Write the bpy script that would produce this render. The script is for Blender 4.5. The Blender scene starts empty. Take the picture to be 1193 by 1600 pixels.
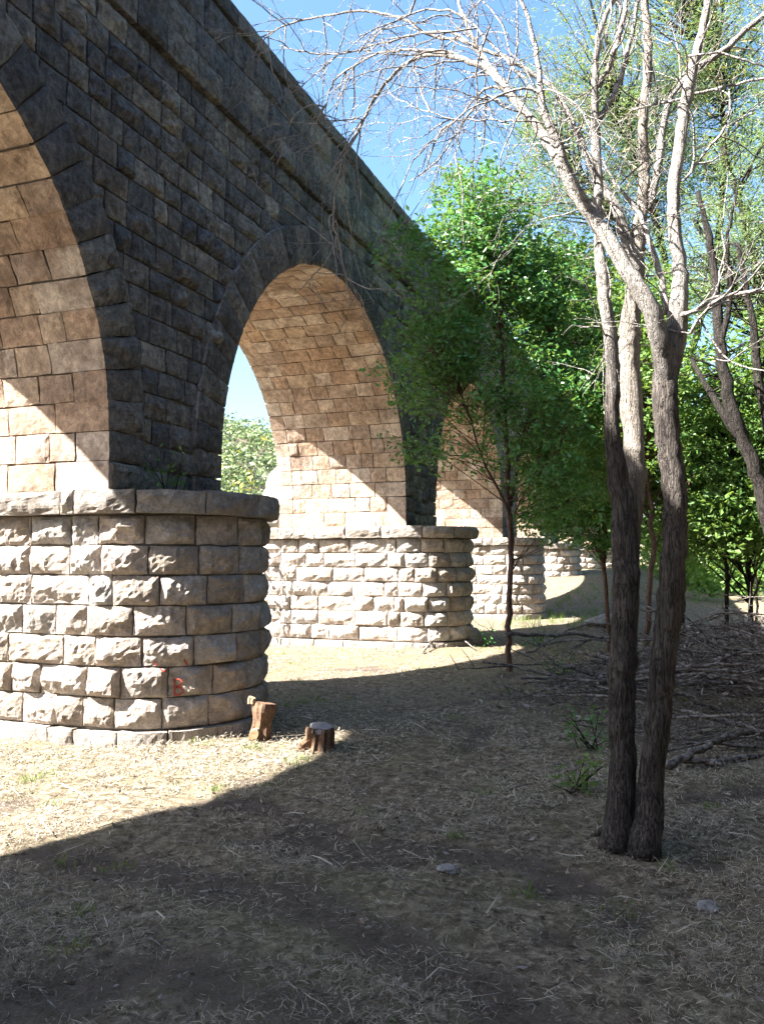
import bpy, math, random
import numpy as np
from mathutils import Vector
from mathutils.bvhtree import BVHTree

# ------------------------------------------------------------------ camera, sky, sun, exposure
SC = bpy.context.scene
COL = SC.collection
F_PX = 1300.0                      # focal length in photograph pixels (1193 x 1600)
THETA = math.radians(20.4)         # the viaduct runs this far to the right of the view direction
PITCH = math.atan(75 / F_PX)
EYE = 1.69
D = 5.2                            # camera to the plane of the viaduct's face

cam_d = bpy.data.cameras.new('camera')
cam_d.sensor_fit = 'VERTICAL'
cam_d.sensor_height = 36.0
cam_d.lens = 36.0 * F_PX / 1600.0
cam_d.clip_start = 0.05
cam_d.clip_end = 3000
cam = bpy.data.objects.new('camera', cam_d)
COL.objects.link(cam)
cam.location = (0, 0, EYE)
cam.rotation_euler = (math.pi / 2 + PITCH, 0, THETA)
SC.camera = cam

LDIR = Vector((1.0, 0.775, -1.28)).normalized()      # direction the sunlight travels
sun_d = bpy.data.lights.new('sun', 'SUN')
sun_d.energy = 5.0
sun_d.angle = math.radians(0.53)
sun_d.color = (1.0, 0.96, 0.90)
sun = bpy.data.objects.new('sun', sun_d)
COL.objects.link(sun)
sun.rotation_euler = LDIR.to_track_quat('-Z', 'Y').to_euler()
sun.location = (-20, -15, 30)

world = bpy.data.worlds.new('World')
SC.world = world
world.use_nodes = True
wn = world.node_tree
wn.nodes.clear()
sky = wn.nodes.new('ShaderNodeTexSky')
sky.sky_type = 'NISHITA'
sky.sun_disc = False
sky.sun_elevation = math.asin(-LDIR.z)
sky.sun_rotation = math.atan2(-LDIR.x, -LDIR.y)
sky.air_density = 1.0
sky.dust_density = 1.6
sky.ozone_density = 1.6
bg = wn.nodes.new('ShaderNodeBackground')
bg.inputs['Strength'].default_value = 0.056
wo = wn.nodes.new('ShaderNodeOutputWorld')
hs = wn.nodes.new('ShaderNodeHueSaturation')
hs.inputs['Hue'].default_value = 0.495
hs.inputs['Saturation'].default_value = 1.15
wn.links.new(sky.outputs[0], hs.inputs['Color'])
wn.links.new(hs.outputs[0], bg.inputs[0])
wn.links.new(bg.outputs[0], wo.inputs[0])

SC.view_settings.view_transform = 'Standard'
SC.view_settings.look = 'None'
SC.view_settings.gamma = 1.0
SC.view_settings.use_curve_mapping = False
SC.view_settings.exposure = 2.95
SC.render.engine = 'CYCLES'
SC.cycles.max_bounces = 8
SC.cycles.diffuse_bounces = 5
SC.cycles.transparent_max_bounces = 8

rng = np.random.default_rng(7)
random.seed(7)


# ------------------------------------------------------------------ helpers
def P(x, y, d):
    """world point seen at photograph pixel (x, y), d metres ahead of the camera"""
    xr = (x - 596.5) / F_PX
    yu = (800 - y) / F_PX
    fw = math.cos(PITCH) - yu * math.sin(PITCH)
    up = math.sin(PITCH) + yu * math.cos(PITCH)
    k = d / fw
    r, u = xr * k, up * k
    return np.array([r * math.cos(THETA) - d * math.sin(THETA),
                     r * math.sin(THETA) + d * math.cos(THETA), EYE + u])


def G(x, y):
    """point of level ground seen at pixel (x, y)"""
    a = P(x, y, 1.0)
    k = EYE / max(1e-3, EYE - a[2])
    return np.array([a[0] * k, a[1] * k, 0.0])


RIGHT = np.array([math.cos(THETA), math.sin(THETA), 0])
FWD = np.array([-math.sin(THETA), math.cos(THETA), 0])


def _hash(ix, iy, iz, seed):
    h = (ix * 374761393 + iy * 668265263 + iz * 2147483647 + seed * 974711) & 0xFFFFFFFF
    h = ((h ^ (h >> 13)) * 1274126177) & 0xFFFFFFFF
    h = (h ^ (h >> 16)) & 0xFFFFFFFF
    return h.astype(np.float64) / 4294967295.0


def vnoise(p, seed=0):
    """value noise, p (n,3), result -1..1"""
    p = np.asarray(p, float)
    i = np.floor(p).astype(np.int64)
    f = p - i
    f = f * f * (3 - 2 * f)
    r = 0
    for dx in (0, 1):
        wx = f[..., 0] if dx else 1 - f[..., 0]
        for dy in (0, 1):
            wy = f[..., 1] if dy else 1 - f[..., 1]
            for dz in (0, 1):
                wz = f[..., 2] if dz else 1 - f[..., 2]
                r = r + wx * wy * wz * _hash(i[..., 0] + dx, i[..., 1] + dy, i[..., 2] + dz, seed)
    return r * 2 - 1


def smooth01(a, b, x):
    t = np.clip((x - a) / (b - a), 0, 1)
    return t * t * (3 - 2 * t)


def make_mesh(name, V, Q=None, T=None, smooth=False):
    V = np.asarray(V, np.float32).reshape(-1, 3)
    me = bpy.data.meshes.new(name)
    parts, sizes = [], []
    if Q is not None and len(Q):
        Q = np.asarray(Q, np.int32).reshape(-1, 4)
        parts.append(Q.ravel()); sizes.append(np.full(len(Q), 4, np.int32))
    if T is not None and len(T):
        T = np.asarray(T, np.int32).reshape(-1, 3)
        parts.append(T.ravel()); sizes.append(np.full(len(T), 3, np.int32))
    loops = np.concatenate(parts)
    sizes = np.concatenate(sizes)
    starts = np.concatenate([[0], np.cumsum(sizes)[:-1]]).astype(np.int32)
    me.vertices.add(len(V)); me.vertices.foreach_set('co', V.ravel())
    me.loops.add(len(loops)); me.loops.foreach_set('vertex_index', loops.astype(np.int32))
    me.polygons.add(len(sizes)); me.polygons.foreach_set('loop_start', starts)
    me.update(calc_edges=True)
    me.polygons.foreach_set('use_smooth', np.full(len(sizes), bool(smooth)))
    return me


def link(name, me, mat=None, parent=None):
    o = bpy.data.objects.new(name, me)
    COL.objects.link(o)
    if mat is not None and me is not None and not me.materials:
        me.materials.append(mat)
    if parent is not None:
        o.parent = parent
    return o


def tag(o, label=None, cat=None, group=None, kind=None):
    if label: o['label'] = label
    if cat: o['category'] = cat
    if group: o['group'] = group
    if kind: o['kind'] = kind
    return o


def empty(name, label, cat, loc=(0, 0, 0), group=None):
    """an Empty at a thing's base; children built in world coordinates are re-based by adopt()"""
    o = bpy.data.objects.new(name, None)
    o.empty_display_size = 0.2
    COL.objects.link(o)
    o.location = [float(c) for c in loc]
    return tag(o, label, cat, group)


def adopt(child, parent):
    """parent a mesh built in world coordinates under an object that sits at its own base"""
    child.parent = parent
    p = Vector((0, 0, 0))
    q = parent
    while q is not None:
        p += q.location
        q = q.parent
    child.location = -p
    return child


class MB:
    """collects geometry for ONE mesh"""
    def __init__(self):
        self.v, self.q, self.t, self.n = [], [], [], 0

    def add(self, V, Q=None, T=None):
        V = np.asarray(V, float).reshape(-1, 3)
        self.v.append(V)
        if Q is not None and len(Q): self.q.append(np.asarray(Q, np.int64).reshape(-1, 4) + self.n)
        if T is not None and len(T): self.t.append(np.asarray(T, np.int64).reshape(-1, 3) + self.n)
        self.n += len(V)

    def arrays(self):
        return (np.concatenate(self.v), np.concatenate(self.q) if self.q else None,
                np.concatenate(self.t) if self.t else None)

    def box(self, a, b):
        (x0, y0, z0), (x1, y1, z1) = a, b
        V = [(x0, y0, z0), (x1, y0, z0), (x1, y1, z0), (x0, y1, z0), (x0, y0, z1), (x1, y0, z1), (x1, y1, z1), (x0, y1, z1)]
        self.add(V, [(3, 2, 1, 0), (4, 5, 6, 7), (0, 1, 5, 4), (1, 2, 6, 5), (2, 3, 7, 6), (3, 0, 4, 7)])

    def tube(self, pts, rad, k=5, ridges=None, cap=True):
        V, Q, T = tube_arrays(pts, rad, k, ridges, cap)
        self.add(V, Q, T)

    def build(self, name, mat, parent=None, smooth=False):
        V, Q, T = self.arrays()
        o = link(name, make_mesh(name, V, Q, T, smooth), mat)
        if parent is not None: adopt(o, parent)
        return o


def tube_arrays(pts, rad, k, ridges=None, cap=True):
    pts = np.asarray(pts, float)
    rad = np.asarray(rad, float)
    n = len(pts)
    tan = np.gradient(pts, axis=0)
    tan /= np.linalg.norm(tan, axis=1)[:, None] + 1e-9
    ref = np.array([0.31, 0.17, 0.93]) if abs(tan[0][2]) < 0.8 else np.array([0.95, 0.3, 0.05])
    u = np.cross(tan, ref); u /= np.linalg.norm(u, axis=1)[:, None] + 1e-9
    w = np.cross(tan, u)
    a = np.arange(k) * 2 * math.pi / k
    R = rad[:, None] * np.ones((1, k))
    if ridges is not None: R = ridges(R, a, pts)
    V = pts[:, None, :] + R[:, :, None] * (np.cos(a)[None, :, None] * u[:, None, :] + np.sin(a)[None, :, None] * w[:, None, :])
    i = np.arange(n - 1)[:, None] * k; j = np.arange(k)[None, :]; j2 = (j + 1) % k
    Q = np.stack([i + j, i + j2, i + k + j2, i + k + j], -1).reshape(-1, 4)
    V = V.reshape(-1, 3)
    T = None
    if cap:
        V = np.vstack([V, pts[0], pts[-1]])
        jj = np.arange(k); jn = (jj + 1) % k
        T = np.vstack([np.stack([np.full(k, n * k), jn, jj], -1),
                       np.stack([np.full(k, n * k + 1), (n - 1) * k + jj, (n - 1) * k + jn], -1)])
    return V, Q, T


def spline(pts, step):
    """Catmull-Rom through rows of pts, resampled about every step metres (first 3 columns)"""
    p = np.asarray(pts, float)
    p = np.vstack([2 * p[0] - p[1], p, 2 * p[-1] - p[-2]])
    out = []
    for i in range(1, len(p) - 2):
        L = np.linalg.norm(p[i + 1][:3] - p[i][:3])
        m = max(2, int(L / step))
        t = (np.arange(m) / m)[:, None]
        a, b, c, d = p[i - 1], p[i], p[i + 1], p[i + 2]
        out.append(0.5 * (2 * b + (c - a) * t + (2 * a - 5 * b + 4 * c - d) * t ** 2 + (3 * b - a - 3 * c + d) * t ** 3))
    out.append(p[-2][None])
    return np.vstack(out)


# ------------------------------------------------------------------ materials
class NT:
    def __init__(self, name):
        self.m = bpy.data.materials.new(name)
        self.m.use_nodes = True
        self.t = self.m.node_tree
        self.t.nodes.clear()
        self.out = self.t.nodes.new('ShaderNodeOutputMaterial')

    def n(self, kind, **kw):
        nd = self.t.nodes.new('ShaderNode' + kind)
        for k, v in kw.items():
            if k in nd.inputs: nd.inputs[k].default_value = v
            else: setattr(nd, k, v)
        return nd

    def l(self, a, b):
        self.t.links.new(a, b)

    def noise(self, vec, scale, detail=4, rough=0.55, dist=0.0):
        nd = self.n('TexNoise')
        nd.inputs['Scale'].default_value = scale
        nd.inputs['Detail'].default_value = detail
        nd.inputs['Roughness'].default_value = rough
        nd.inputs['Distortion'].default_value = dist
        if vec is not None: self.l(vec, nd.inputs['Vector'])
        return nd.outputs['Fac']

    def ramp(self, fac, stops, interp='LINEAR'):
        nd = self.n('ValToRGB')
        cr = nd.color_ramp
        cr.interpolation = interp
        while len(cr.elements) < len(stops): cr.elements.new(0.5)
        for e, (p, c) in zip(cr.elements, stops):
            e.position = p
            e.color = (c, c, c, 1) if not hasattr(c, '__len__') else (c[0], c[1], c[2], 1)
        self.l(fac, nd.inputs[0])
        return nd.outputs[0]

    def mix(self, fac, a, b, blend='MIX'):
        nd = self.n('Mix', data_type='RGBA', blend_type=blend)
        for s, v in ((nd.inputs[0], fac), (nd.inputs[6], a), (nd.inputs[7], b)):
            if isinstance(v, (int, float)): s.default_value = v
            elif hasattr(v, '__len__'): s.default_value = (v[0], v[1], v[2], 1)
            else: self.l(v, s)
        return nd.outputs[2]

    def math(self, op, a, b=0.0):
        nd = self.n('Math', operation=op)
        for s, v in ((nd.inputs[0], a), (nd.inputs[1], b)):
            if isinstance(v, (int, float)): s.default_value = v
            else: self.l(v, s)
        return nd.outputs[0]

    def bump(self, h, strength, dist, prev=None):
        nd = self.n('Bump')
        nd.inputs['Strength'].default_value = strength
        nd.inputs['Distance'].default_value = dist
        self.l(h, nd.inputs['Height'])
        if prev is not None: self.l(prev, nd.inputs['Normal'])
        return nd.outputs[0]

    def rand(self):
        """a number for each object and for each loose piece of a joined mesh"""
        oi = self.n('ObjectInfo'); ge = self.n('NewGeometry')
        s = self.math('ADD', oi.outputs['Random'], ge.outputs['Random Per Island'])
        return self.math('FRACT', s)

    def principled(self, col, rough=0.9, normal=None, spec=0.25):
        b = self.n('BsdfPrincipled')
        if hasattr(col, '__len__'): b.inputs['Base Color'].default_value = (col[0], col[1], col[2], 1)
        else: self.l(col, b.inputs['Base Color'])
        if isinstance(rough, (int, float)): b.inputs['Roughness'].default_value = rough
        else: self.l(rough, b.inputs['Roughness'])
        b.inputs['Specular IOR Level'].default_value = spec
        if normal is not None: self.l(normal, b.inputs['Normal'])
        return b.outputs[0]

    def done(self, shader):
        self.l(shader, self.out.inputs['Surface'])
        return self.m


def stone_material(name, tones, stain, stain_amt, speck=0.35, bump=1.0, streak=0.4, lime=0.35):
    t = NT(name)
    ge = t.n('NewGeometry')
    pos = ge.outputs['Position']
    r = t.rand()
    base = t.ramp(r, [(i / len(tones), c) for i, c in enumerate(tones)], 'CONSTANT')
    n1 = t.noise(pos, 2.3, 5, 0.6)
    base = t.mix(t.ramp(n1, [(0.35, 0.0), (0.68, stain_amt)]), base, stain)
    n2 = t.noise(pos, 13.0, 6, 0.7, 0.6)
    base = t.mix(speck, base, t.ramp(n2, [(0.32, (0.16, 0.14, 0.13)), (0.5, (0.5, 0.48, 0.46)), (0.7, (0.95, 0.92, 0.88))]), 'OVERLAY')
    n3 = t.noise(pos, 120.0, 3, 0.7)
    base = t.mix(0.35, base, t.ramp(n3, [(0.3, 0.12), (0.5, 0.5), (0.7, 0.9)]), 'OVERLAY')
    mp = t.n('Mapping'); mp.inputs['Scale'].default_value = (1, 1, 0.18)
    t.l(pos, mp.inputs['Vector'])
    n4 = t.noise(mp.outputs[0], 3.6, 5, 0.65, 0.7)
    base = t.mix(t.ramp(n4, [(0.52, 0.0), (0.68, streak)]), base, [x * 0.6 for x in stain])
    n5 = t.noise(mp.outputs[0], 5.5, 6, 0.7, 1.0)
    base = t.mix(t.ramp(n5, [(0.60, 0.0), (0.72, lime)]), base, (0.50, 0.47, 0.43))
    nb = t.bump(t.noise(pos, 9.0, 8, 0.72, 0.4), 0.8 * bump, 0.05)
    nb = t.bump(t.noise(pos, 70.0, 4, 0.7), 0.55 * bump, 0.012, nb)
    return t.done(t.principled(base, 0.92, nb, 0.2))


M = {}
M['pier_stone'] = stone_material('pier_stone', [(0.44, 0.40, 0.37), (0.54, 0.495, 0.455), (0.48, 0.415, 0.365), (0.44, 0.42, 0.40), (0.55, 0.49, 0.445), (0.38, 0.33, 0.285)], (0.27, 0.215, 0.165), 0.5, 0.45, 1.6, 0.2, 0.3)
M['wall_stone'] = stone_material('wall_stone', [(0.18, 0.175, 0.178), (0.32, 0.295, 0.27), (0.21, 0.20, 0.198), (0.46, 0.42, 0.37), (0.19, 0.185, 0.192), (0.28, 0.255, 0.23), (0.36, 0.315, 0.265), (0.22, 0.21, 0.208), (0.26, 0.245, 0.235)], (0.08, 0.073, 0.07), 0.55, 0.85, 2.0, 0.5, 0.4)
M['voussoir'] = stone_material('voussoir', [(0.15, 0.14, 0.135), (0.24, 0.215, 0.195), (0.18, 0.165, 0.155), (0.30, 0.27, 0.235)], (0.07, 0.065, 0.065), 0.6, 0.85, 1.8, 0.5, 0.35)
M['vault_stone'] = stone_material('vault_stone', [(0.46, 0.37, 0.30), (0.38, 0.285, 0.22), (0.53, 0.445, 0.375), (0.40, 0.29, 0.215), (0.49, 0.385, 0.295), (0.36, 0.285, 0.235), (0.54, 0.465, 0.40), (0.45, 0.325, 0.235)], (0.19, 0.13, 0.095), 0.75, 0.6, 0.9, 0.65, 0.55)
M['cap_stone'] = stone_material('cap_stone', [(0.40, 0.36, 0.32), (0.33, 0.295, 0.265), (0.45, 0.40, 0.35)], (0.15, 0.13, 0.11), 0.6, 0.5, 1.5, 0.3, 0.3)


def mortar_material():
    t = NT('mortar')
    pos = t.n('NewGeometry').outputs['Position']
    c = t.ramp(t.noise(pos, 6, 5, 0.6), [(0.3, (0.13, 0.115, 0.10)), (0.7, (0.30, 0.27, 0.23))])
    return t.done(t.principled(c, 0.95, t.bump(t.noise(pos, 40, 4), 0.5, 0.01)))


M['mortar'] = mortar_material()


def bark_material(name, dark, light, zs=0.22, scale=30.0, lit_tone=None, start=0.82):
    t = NT(name)
    ge = t.n('NewGeometry')
    mp = t.n('Mapping')
    mp.inputs['Scale'].default_value = (1, 1, zs)
    t.l(ge.outputs['Position'], mp.inputs['Vector'])
    n1 = t.noise(mp.outputs[0], scale, 4, 0.6, 1.2)
    n2 = t.noise(ge.outputs['Position'], 6.0, 4, 0.6)
    crack = t.math('ABSOLUTE', t.math('SUBTRACT', t.noise(mp.outputs[0], scale * 0.55, 3, 0.5, 1.5), 0.5))
    n1 = t.math('MULTIPLY', n1, t.ramp(crack, [(0.0, 0.45), (0.06, 1.0)]))
    c = t.mix(t.ramp(n1, [(0.25, 0.0), (0.62, 1.0)]), dark, light)
    c = t.mix(t.ramp(n2, [(0.4, 0.0), (0.7, 0.5)]), c, [x * 0.7 for x in dark])
    if lit_tone is not None:      # pale upper bark; shade below and sun above also put into the colour
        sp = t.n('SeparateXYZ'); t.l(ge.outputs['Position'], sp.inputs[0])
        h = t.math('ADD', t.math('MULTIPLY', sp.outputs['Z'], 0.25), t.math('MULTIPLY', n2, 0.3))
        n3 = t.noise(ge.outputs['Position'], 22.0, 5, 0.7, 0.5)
        lit_c = t.ramp(n3, [(0.3, [x * 0.45 for x in lit_tone]), (0.5, lit_tone), (0.75, [x * 1.2 for x in lit_tone])])
        c = t.mix(t.ramp(h, [(start, 0.0), (start + 0.3, 0.85)]), c, lit_c)
    nb = t.bump(n1, 1.0, 0.04)
    nb = t.bump(t.noise(ge.outputs['Position'], 90, 4, 0.7), 0.4, 0.006, nb)
    return t.done(t.principled(c, 0.9, nb, 0.2))


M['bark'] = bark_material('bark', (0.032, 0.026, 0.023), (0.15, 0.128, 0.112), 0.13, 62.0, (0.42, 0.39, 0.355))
M['bark_sunlit'] = bark_material('bark_sunlit', (0.06, 0.05, 0.042), (0.22, 0.19, 0.165), 0.16, 50.0, (0.38, 0.335, 0.285), 0.58)  # paler copy for the sunlit middle stem, its lit look put into the colour
M['bark_twig'] = bark_material('bark_twig', (0.20, 0.18, 0.165), (0.40, 0.37, 0.34), 1.0, 14.0)
M['bark_dark'] = bark_material('bark_dark', (0.014, 0.012, 0.010), (0.05, 0.042, 0.036))
M['dead_wood'] = bark_material('dead_wood', (0.08, 0.065, 0.056), (0.30, 0.27, 0.24), 1.0, 10.0)
M['red_stem'] = bark_material('red_stem', (0.09, 0.05, 0.035), (0.20, 0.125, 0.09), 0.3, 20.0)


def leaf_material(name, cols, trans=0.4, gloss=0.45):
    t = NT(name)
    r = t.rand()
    ge = t.n('NewGeometry')
    r = t.math('ADD', t.math('MULTIPLY', r, 0.55), t.math('MULTIPLY', t.ramp(t.noise(ge.outputs['Position'], 1.7, 3, 0.6), [(0.3, 0.0), (0.7, 1.0)]), 0.45))
    c = t.ramp(r, [(i / (len(cols) - 1), k) for i, k in enumerate(cols)])
    b = t.principled(c, gloss, None, 0.4)
    tr = t.n('BsdfTranslucent')
    t.l(t.mix(0.5, c, (0.30, 0.42, 0.05), 'MIX') if trans > 0.2 else c, tr.inputs[0])
    ms = t.n('MixShader'); ms.inputs[0].default_value = trans
    t.l(b, ms.inputs[1]); t.l(tr.outputs[0], ms.inputs[2])
    return t.done(ms.outputs[0])


M['leaf_elm'] = leaf_material('leaf_elm', [(0.022, 0.08, 0.022), (0.05, 0.16, 0.042), (0.085, 0.23, 0.06), (0.16, 0.32, 0.095)], 0.30, 0.32)
M['leaf_wood'] = leaf_material('leaf_wood', [(0.045, 0.115, 0.028), (0.085, 0.18, 0.042), (0.13, 0.23, 0.055), (0.19, 0.28, 0.085)], 0.42)
M['leaf_blocker'] = leaf_material('leaf_blocker', [(0.035, 0.042, 0.034), (0.055, 0.06, 0.05), (0.045, 0.05, 0.045)], 0.08)  # greyed leaves of the added out-of-view wood, keeping its bounce neutral
M['leaf_acacia'] = leaf_material('leaf_acacia', [(0.12, 0.19, 0.08), (0.17, 0.23, 0.10), (0.14, 0.21, 0.11), (0.24, 0.25, 0.12)], 0.4)
M['leaf_hill'] = leaf_material('leaf_hill', [(0.11, 0.17, 0.05), (0.15, 0.21, 0.075), (0.18, 0.22, 0.11), (0.10, 0.16, 0.07)], 0.2)
M['leaf_yellow'] = leaf_material('leaf_yellow', [(0.22, 0.25, 0.05), (0.30, 0.26, 0.06), (0.14, 0.2, 0.05)], 0.4)
M['pod'] = leaf_material('pod', [(0.34, 0.24, 0.10), (0.42, 0.31, 0.14), (0.28, 0.19, 0.09)], 0.3)
M['dry_leaf'] = leaf_material('dry_leaf', [(0.20, 0.175, 0.155), (0.28, 0.25, 0.225), (0.14, 0.115, 0.10), (0.33, 0.30, 0.27)], 0.12, 0.7)
M['straw'] = leaf_material('straw', [(0.18, 0.145, 0.10), (0.42, 0.355, 0.255), (0.09, 0.07, 0.05), (0.58, 0.51, 0.39), (0.16, 0.13, 0.095), (0.05, 0.04, 0.03)], 0.12, 0.75)
M['litter'] = leaf_material('litter', [(0.07, 0.05, 0.035), (0.15, 0.11, 0.075), (0.28, 0.22, 0.15), (0.10, 0.085, 0.07)], 0.1, 0.8)
M['grass'] = leaf_material('grass', [(0.07, 0.15, 0.03), (0.12, 0.19, 0.045), (0.16, 0.20, 0.07)], 0.35, 0.5)


def ground_material():
    t = NT('dry_ground')
    pos = t.n('NewGeometry').outputs['Position']
    at = t.n('Attribute', attribute_name='bare')
    n1 = t.noise(pos, 0.9, 5, 0.6)
    n2 = t.noise(pos, 14, 6, 0.7, 0.5)
    n3 = t.noise(pos, 90, 3, 0.7)
    straw = t.ramp(n2, [(0.32, (0.045, 0.035, 0.026)), (0.5, (0.15, 0.12, 0.085)), (0.70, (0.36, 0.30, 0.22))])
    straw = t.mix(t.ramp(n1, [(0.42, 0.0), (0.65, 0.35)]), straw, (0.15, 0.15, 0.07))
    soil = t.ramp(n2, [(0.3, (0.06, 0.047, 0.038)), (0.7, (0.14, 0.112, 0.088))])
    bare = t.math('ADD', at.outputs['Fac'], t.math('MULTIPLY', t.math('SUBTRACT', n2, 0.5), 0.9))
    c = t.mix(t.ramp(bare, [(0.35, 0.0), (0.65, 1.0)]), straw, soil)
    c = t.mix(0.4, c, t.ramp(n3, [(0.3, 0.15), (0.5, 0.5), (0.7, 0.85)]), 'OVERLAY')
    nb = t.bump(n2, 0.7, 0.05)
    nb = t.bump(n3, 0.6, 0.012, nb)
    return t.done(t.principled(c, 0.97, nb, 0.1))


M['ground'] = ground_material()


def simple_noise_material(name, a, b, scale, rough=0.9, bump=0.4, dist=0.01, spec=0.2):
    t = NT(name)
    pos = t.n('NewGeometry').outputs['Position']
    n = t.noise(pos, scale, 6, 0.65, 0.4)
    return t.done(t.principled(t.ramp(n, [(0.3, a), (0.7, b)]), rough, t.bump(n, bump, dist), spec))


M['rock'] = simple_noise_material('rock', (0.12, 0.115, 0.11), (0.33, 0.32, 0.30), 14)
M['pale_rock'] = simple_noise_material('pale_rock', (0.20, 0.185, 0.17), (0.42, 0.39, 0.36), 5)
M['cut_wood'] = simple_noise_material('cut_wood', (0.06, 0.035, 0.024), (0.19, 0.115, 0.07), 26, 0.85, 0.6)
M['weathered_cut'] = simple_noise_material('weathered_cut', (0.12, 0.11, 0.115), (0.28, 0.27, 0.27), 30, 0.8, 0.5)
M['cream_wood'] = simple_noise_material('cream_wood', (0.22, 0.15, 0.08), (0.45, 0.34, 0.20), 30, 0.8, 0.5)
M['red_paint'] = simple_noise_material('red_paint', (0.34, 0.05, 0.03), (0.20, 0.06, 0.045), 40, 0.8, 0.4)

# ------------------------------------------------------------------ viaduct dimensions
W = 0.504 * D
PITCH_U = 1.68 * D
R_ARCH = 0.645 * D
HALF_T = PITCH_U / 2 - R_ARCH
Z_CAP = 2.35
Z_C = 1.69 + 0.858 * D - R_ARCH
STILT = Z_C - Z_CAP
RING = 0.56
Z_CORN0, Z_CORN1 = 7.09, 7.42
Z_PAR1, Z_TOP = 8.28, 8.50
PIER_U = [1.433 * D + PITCH_U * i for i in range(-3, 6)]
ARCH_U = [(PIER_U[i] + PIER_U[i + 1]) / 2 for i in range(len(PIER_U) - 1)]
XF, XB = -D, -D - W


# ------------------------------------------------------------------ ground
PATH = np.array([G(60, 1330)[:2], G(330, 1375)[:2], G(560, 1450)[:2], G(800, 1570)[:2], G(1000, 1700)[:2]])
PATH2 = np.array([G(40, 1560)[:2], G(230, 1520)[:2], G(420, 1560)[:2], G(560, 1640)[:2]])


def seg_dist(x, y, poly):
    best = np.full(np.shape(x), 1e9)
    for a, b in zip(poly[:-1], poly[1:]):
        d = b - a
        t = np.clip(((x - a[0]) * d[0] + (y - a[1]) * d[1]) / (d @ d), 0, 1)
        best = np.minimum(best, np.hypot(x - a[0] - t * d[0], y - a[1] - t * d[1]))
    return best


def n2(x, y, s, seed):
    return vnoise(np.stack([np.asarray(x) * s, np.asarray(y) * s, np.zeros_like(np.asarray(x, float)) + seed * 3.7], -1), seed)


def bare_mask(x, y):
    d1 = seg_dist(x, y, PATH) + 0.12 * n2(x, y, 3.0, 5)
    d2 = seg_dist(x, y, PATH2) + 0.15 * n2(x, y, 3.0, 6)
    m = np.maximum(0.7 * (1 - smooth01(0.0, 0.45, d1)), 0.6 * (1 - smooth01(0.0, 0.5, d2)))
    m = np.maximum(m, 0.7 * smooth01(0.1, 0.6, n2(x, y, 0.9, 9) * 0.7 + n2(x, y, 3.1, 10) * 0.5))
    return m


def ground_z(x, y):
    x = np.asarray(x, float); y = np.asarray(y, float)
    z = 0.05 * n2(x, y, 0.55, 1) + 0.022 * n2(x, y, 2.6, 2) + 0.012 * n2(x, y, 7.0, 3)
    z = z - 0.03 * bare_mask(x, y)
    # bank that rises towards the far piers
    k = smooth01(25.5, 35.0, y) * (1 - smooth01(-3.2, 1.8, x)) * smooth01(-14, -9, x)
    z = z + 1.25 * k
    # low step at the right, far behind the brush
    z = z + 0.35 * smooth01(26, 33, y) * smooth01(-1, 4, x)
    # wooded hill behind the viaduct
    hx = -x - 9
    hill = smooth01(4, 46, hx) * smooth01(14, 60, y + 0.35 * hx) * 19 * (0.8 + 0.3 * n2(x, y, 0.03, 8))
    z = z + hill
    z = z + 5 * smooth01(60, 160, y) * (0.7 + 0.4 * n2(x, y, 0.02, 12))
    return z


def gz(x, y):
    return float(ground_z(np.array([x]), np.array([y]))[0])


def GP(x, y):
    """terrain point seen near pixel (x, y)"""
    g = G(x, y)
    g[2] = gz(g[0], g[1])
    return g


t_ = np.linspace(-1, 1, 361)
gx = np.sinh(t_ * 6.2) / math.sinh(6.2) * 420 - 1.0
gy = np.sinh(t_ * 6.2) / math.sinh(6.2) * 420 + 5.5
XX, YY = np.meshgrid(gx, gy, indexing='xy')
ZZ = ground_z(XX.ravel(), YY.ravel())
nx_ = len(gx)
ii, jj = np.meshgrid(np.arange(nx_ - 1), np.arange(nx_ - 1), indexing='xy')
b0 = (jj * nx_ + ii).ravel()
gm = make_mesh('ground', np.stack([XX.ravel(), YY.ravel(), ZZ], -1), np.stack([b0, b0 + 1, b0 + nx_ + 1, b0 + nx_], -1), None, True)
att = gm.attributes.new('bare', 'FLOAT', 'POINT')
att.data.foreach_set('value', bare_mask(XX.ravel(), YY.ravel()).astype(np.float32))
tag(link('ground', gm, M['ground']), kind='structure')


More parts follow.
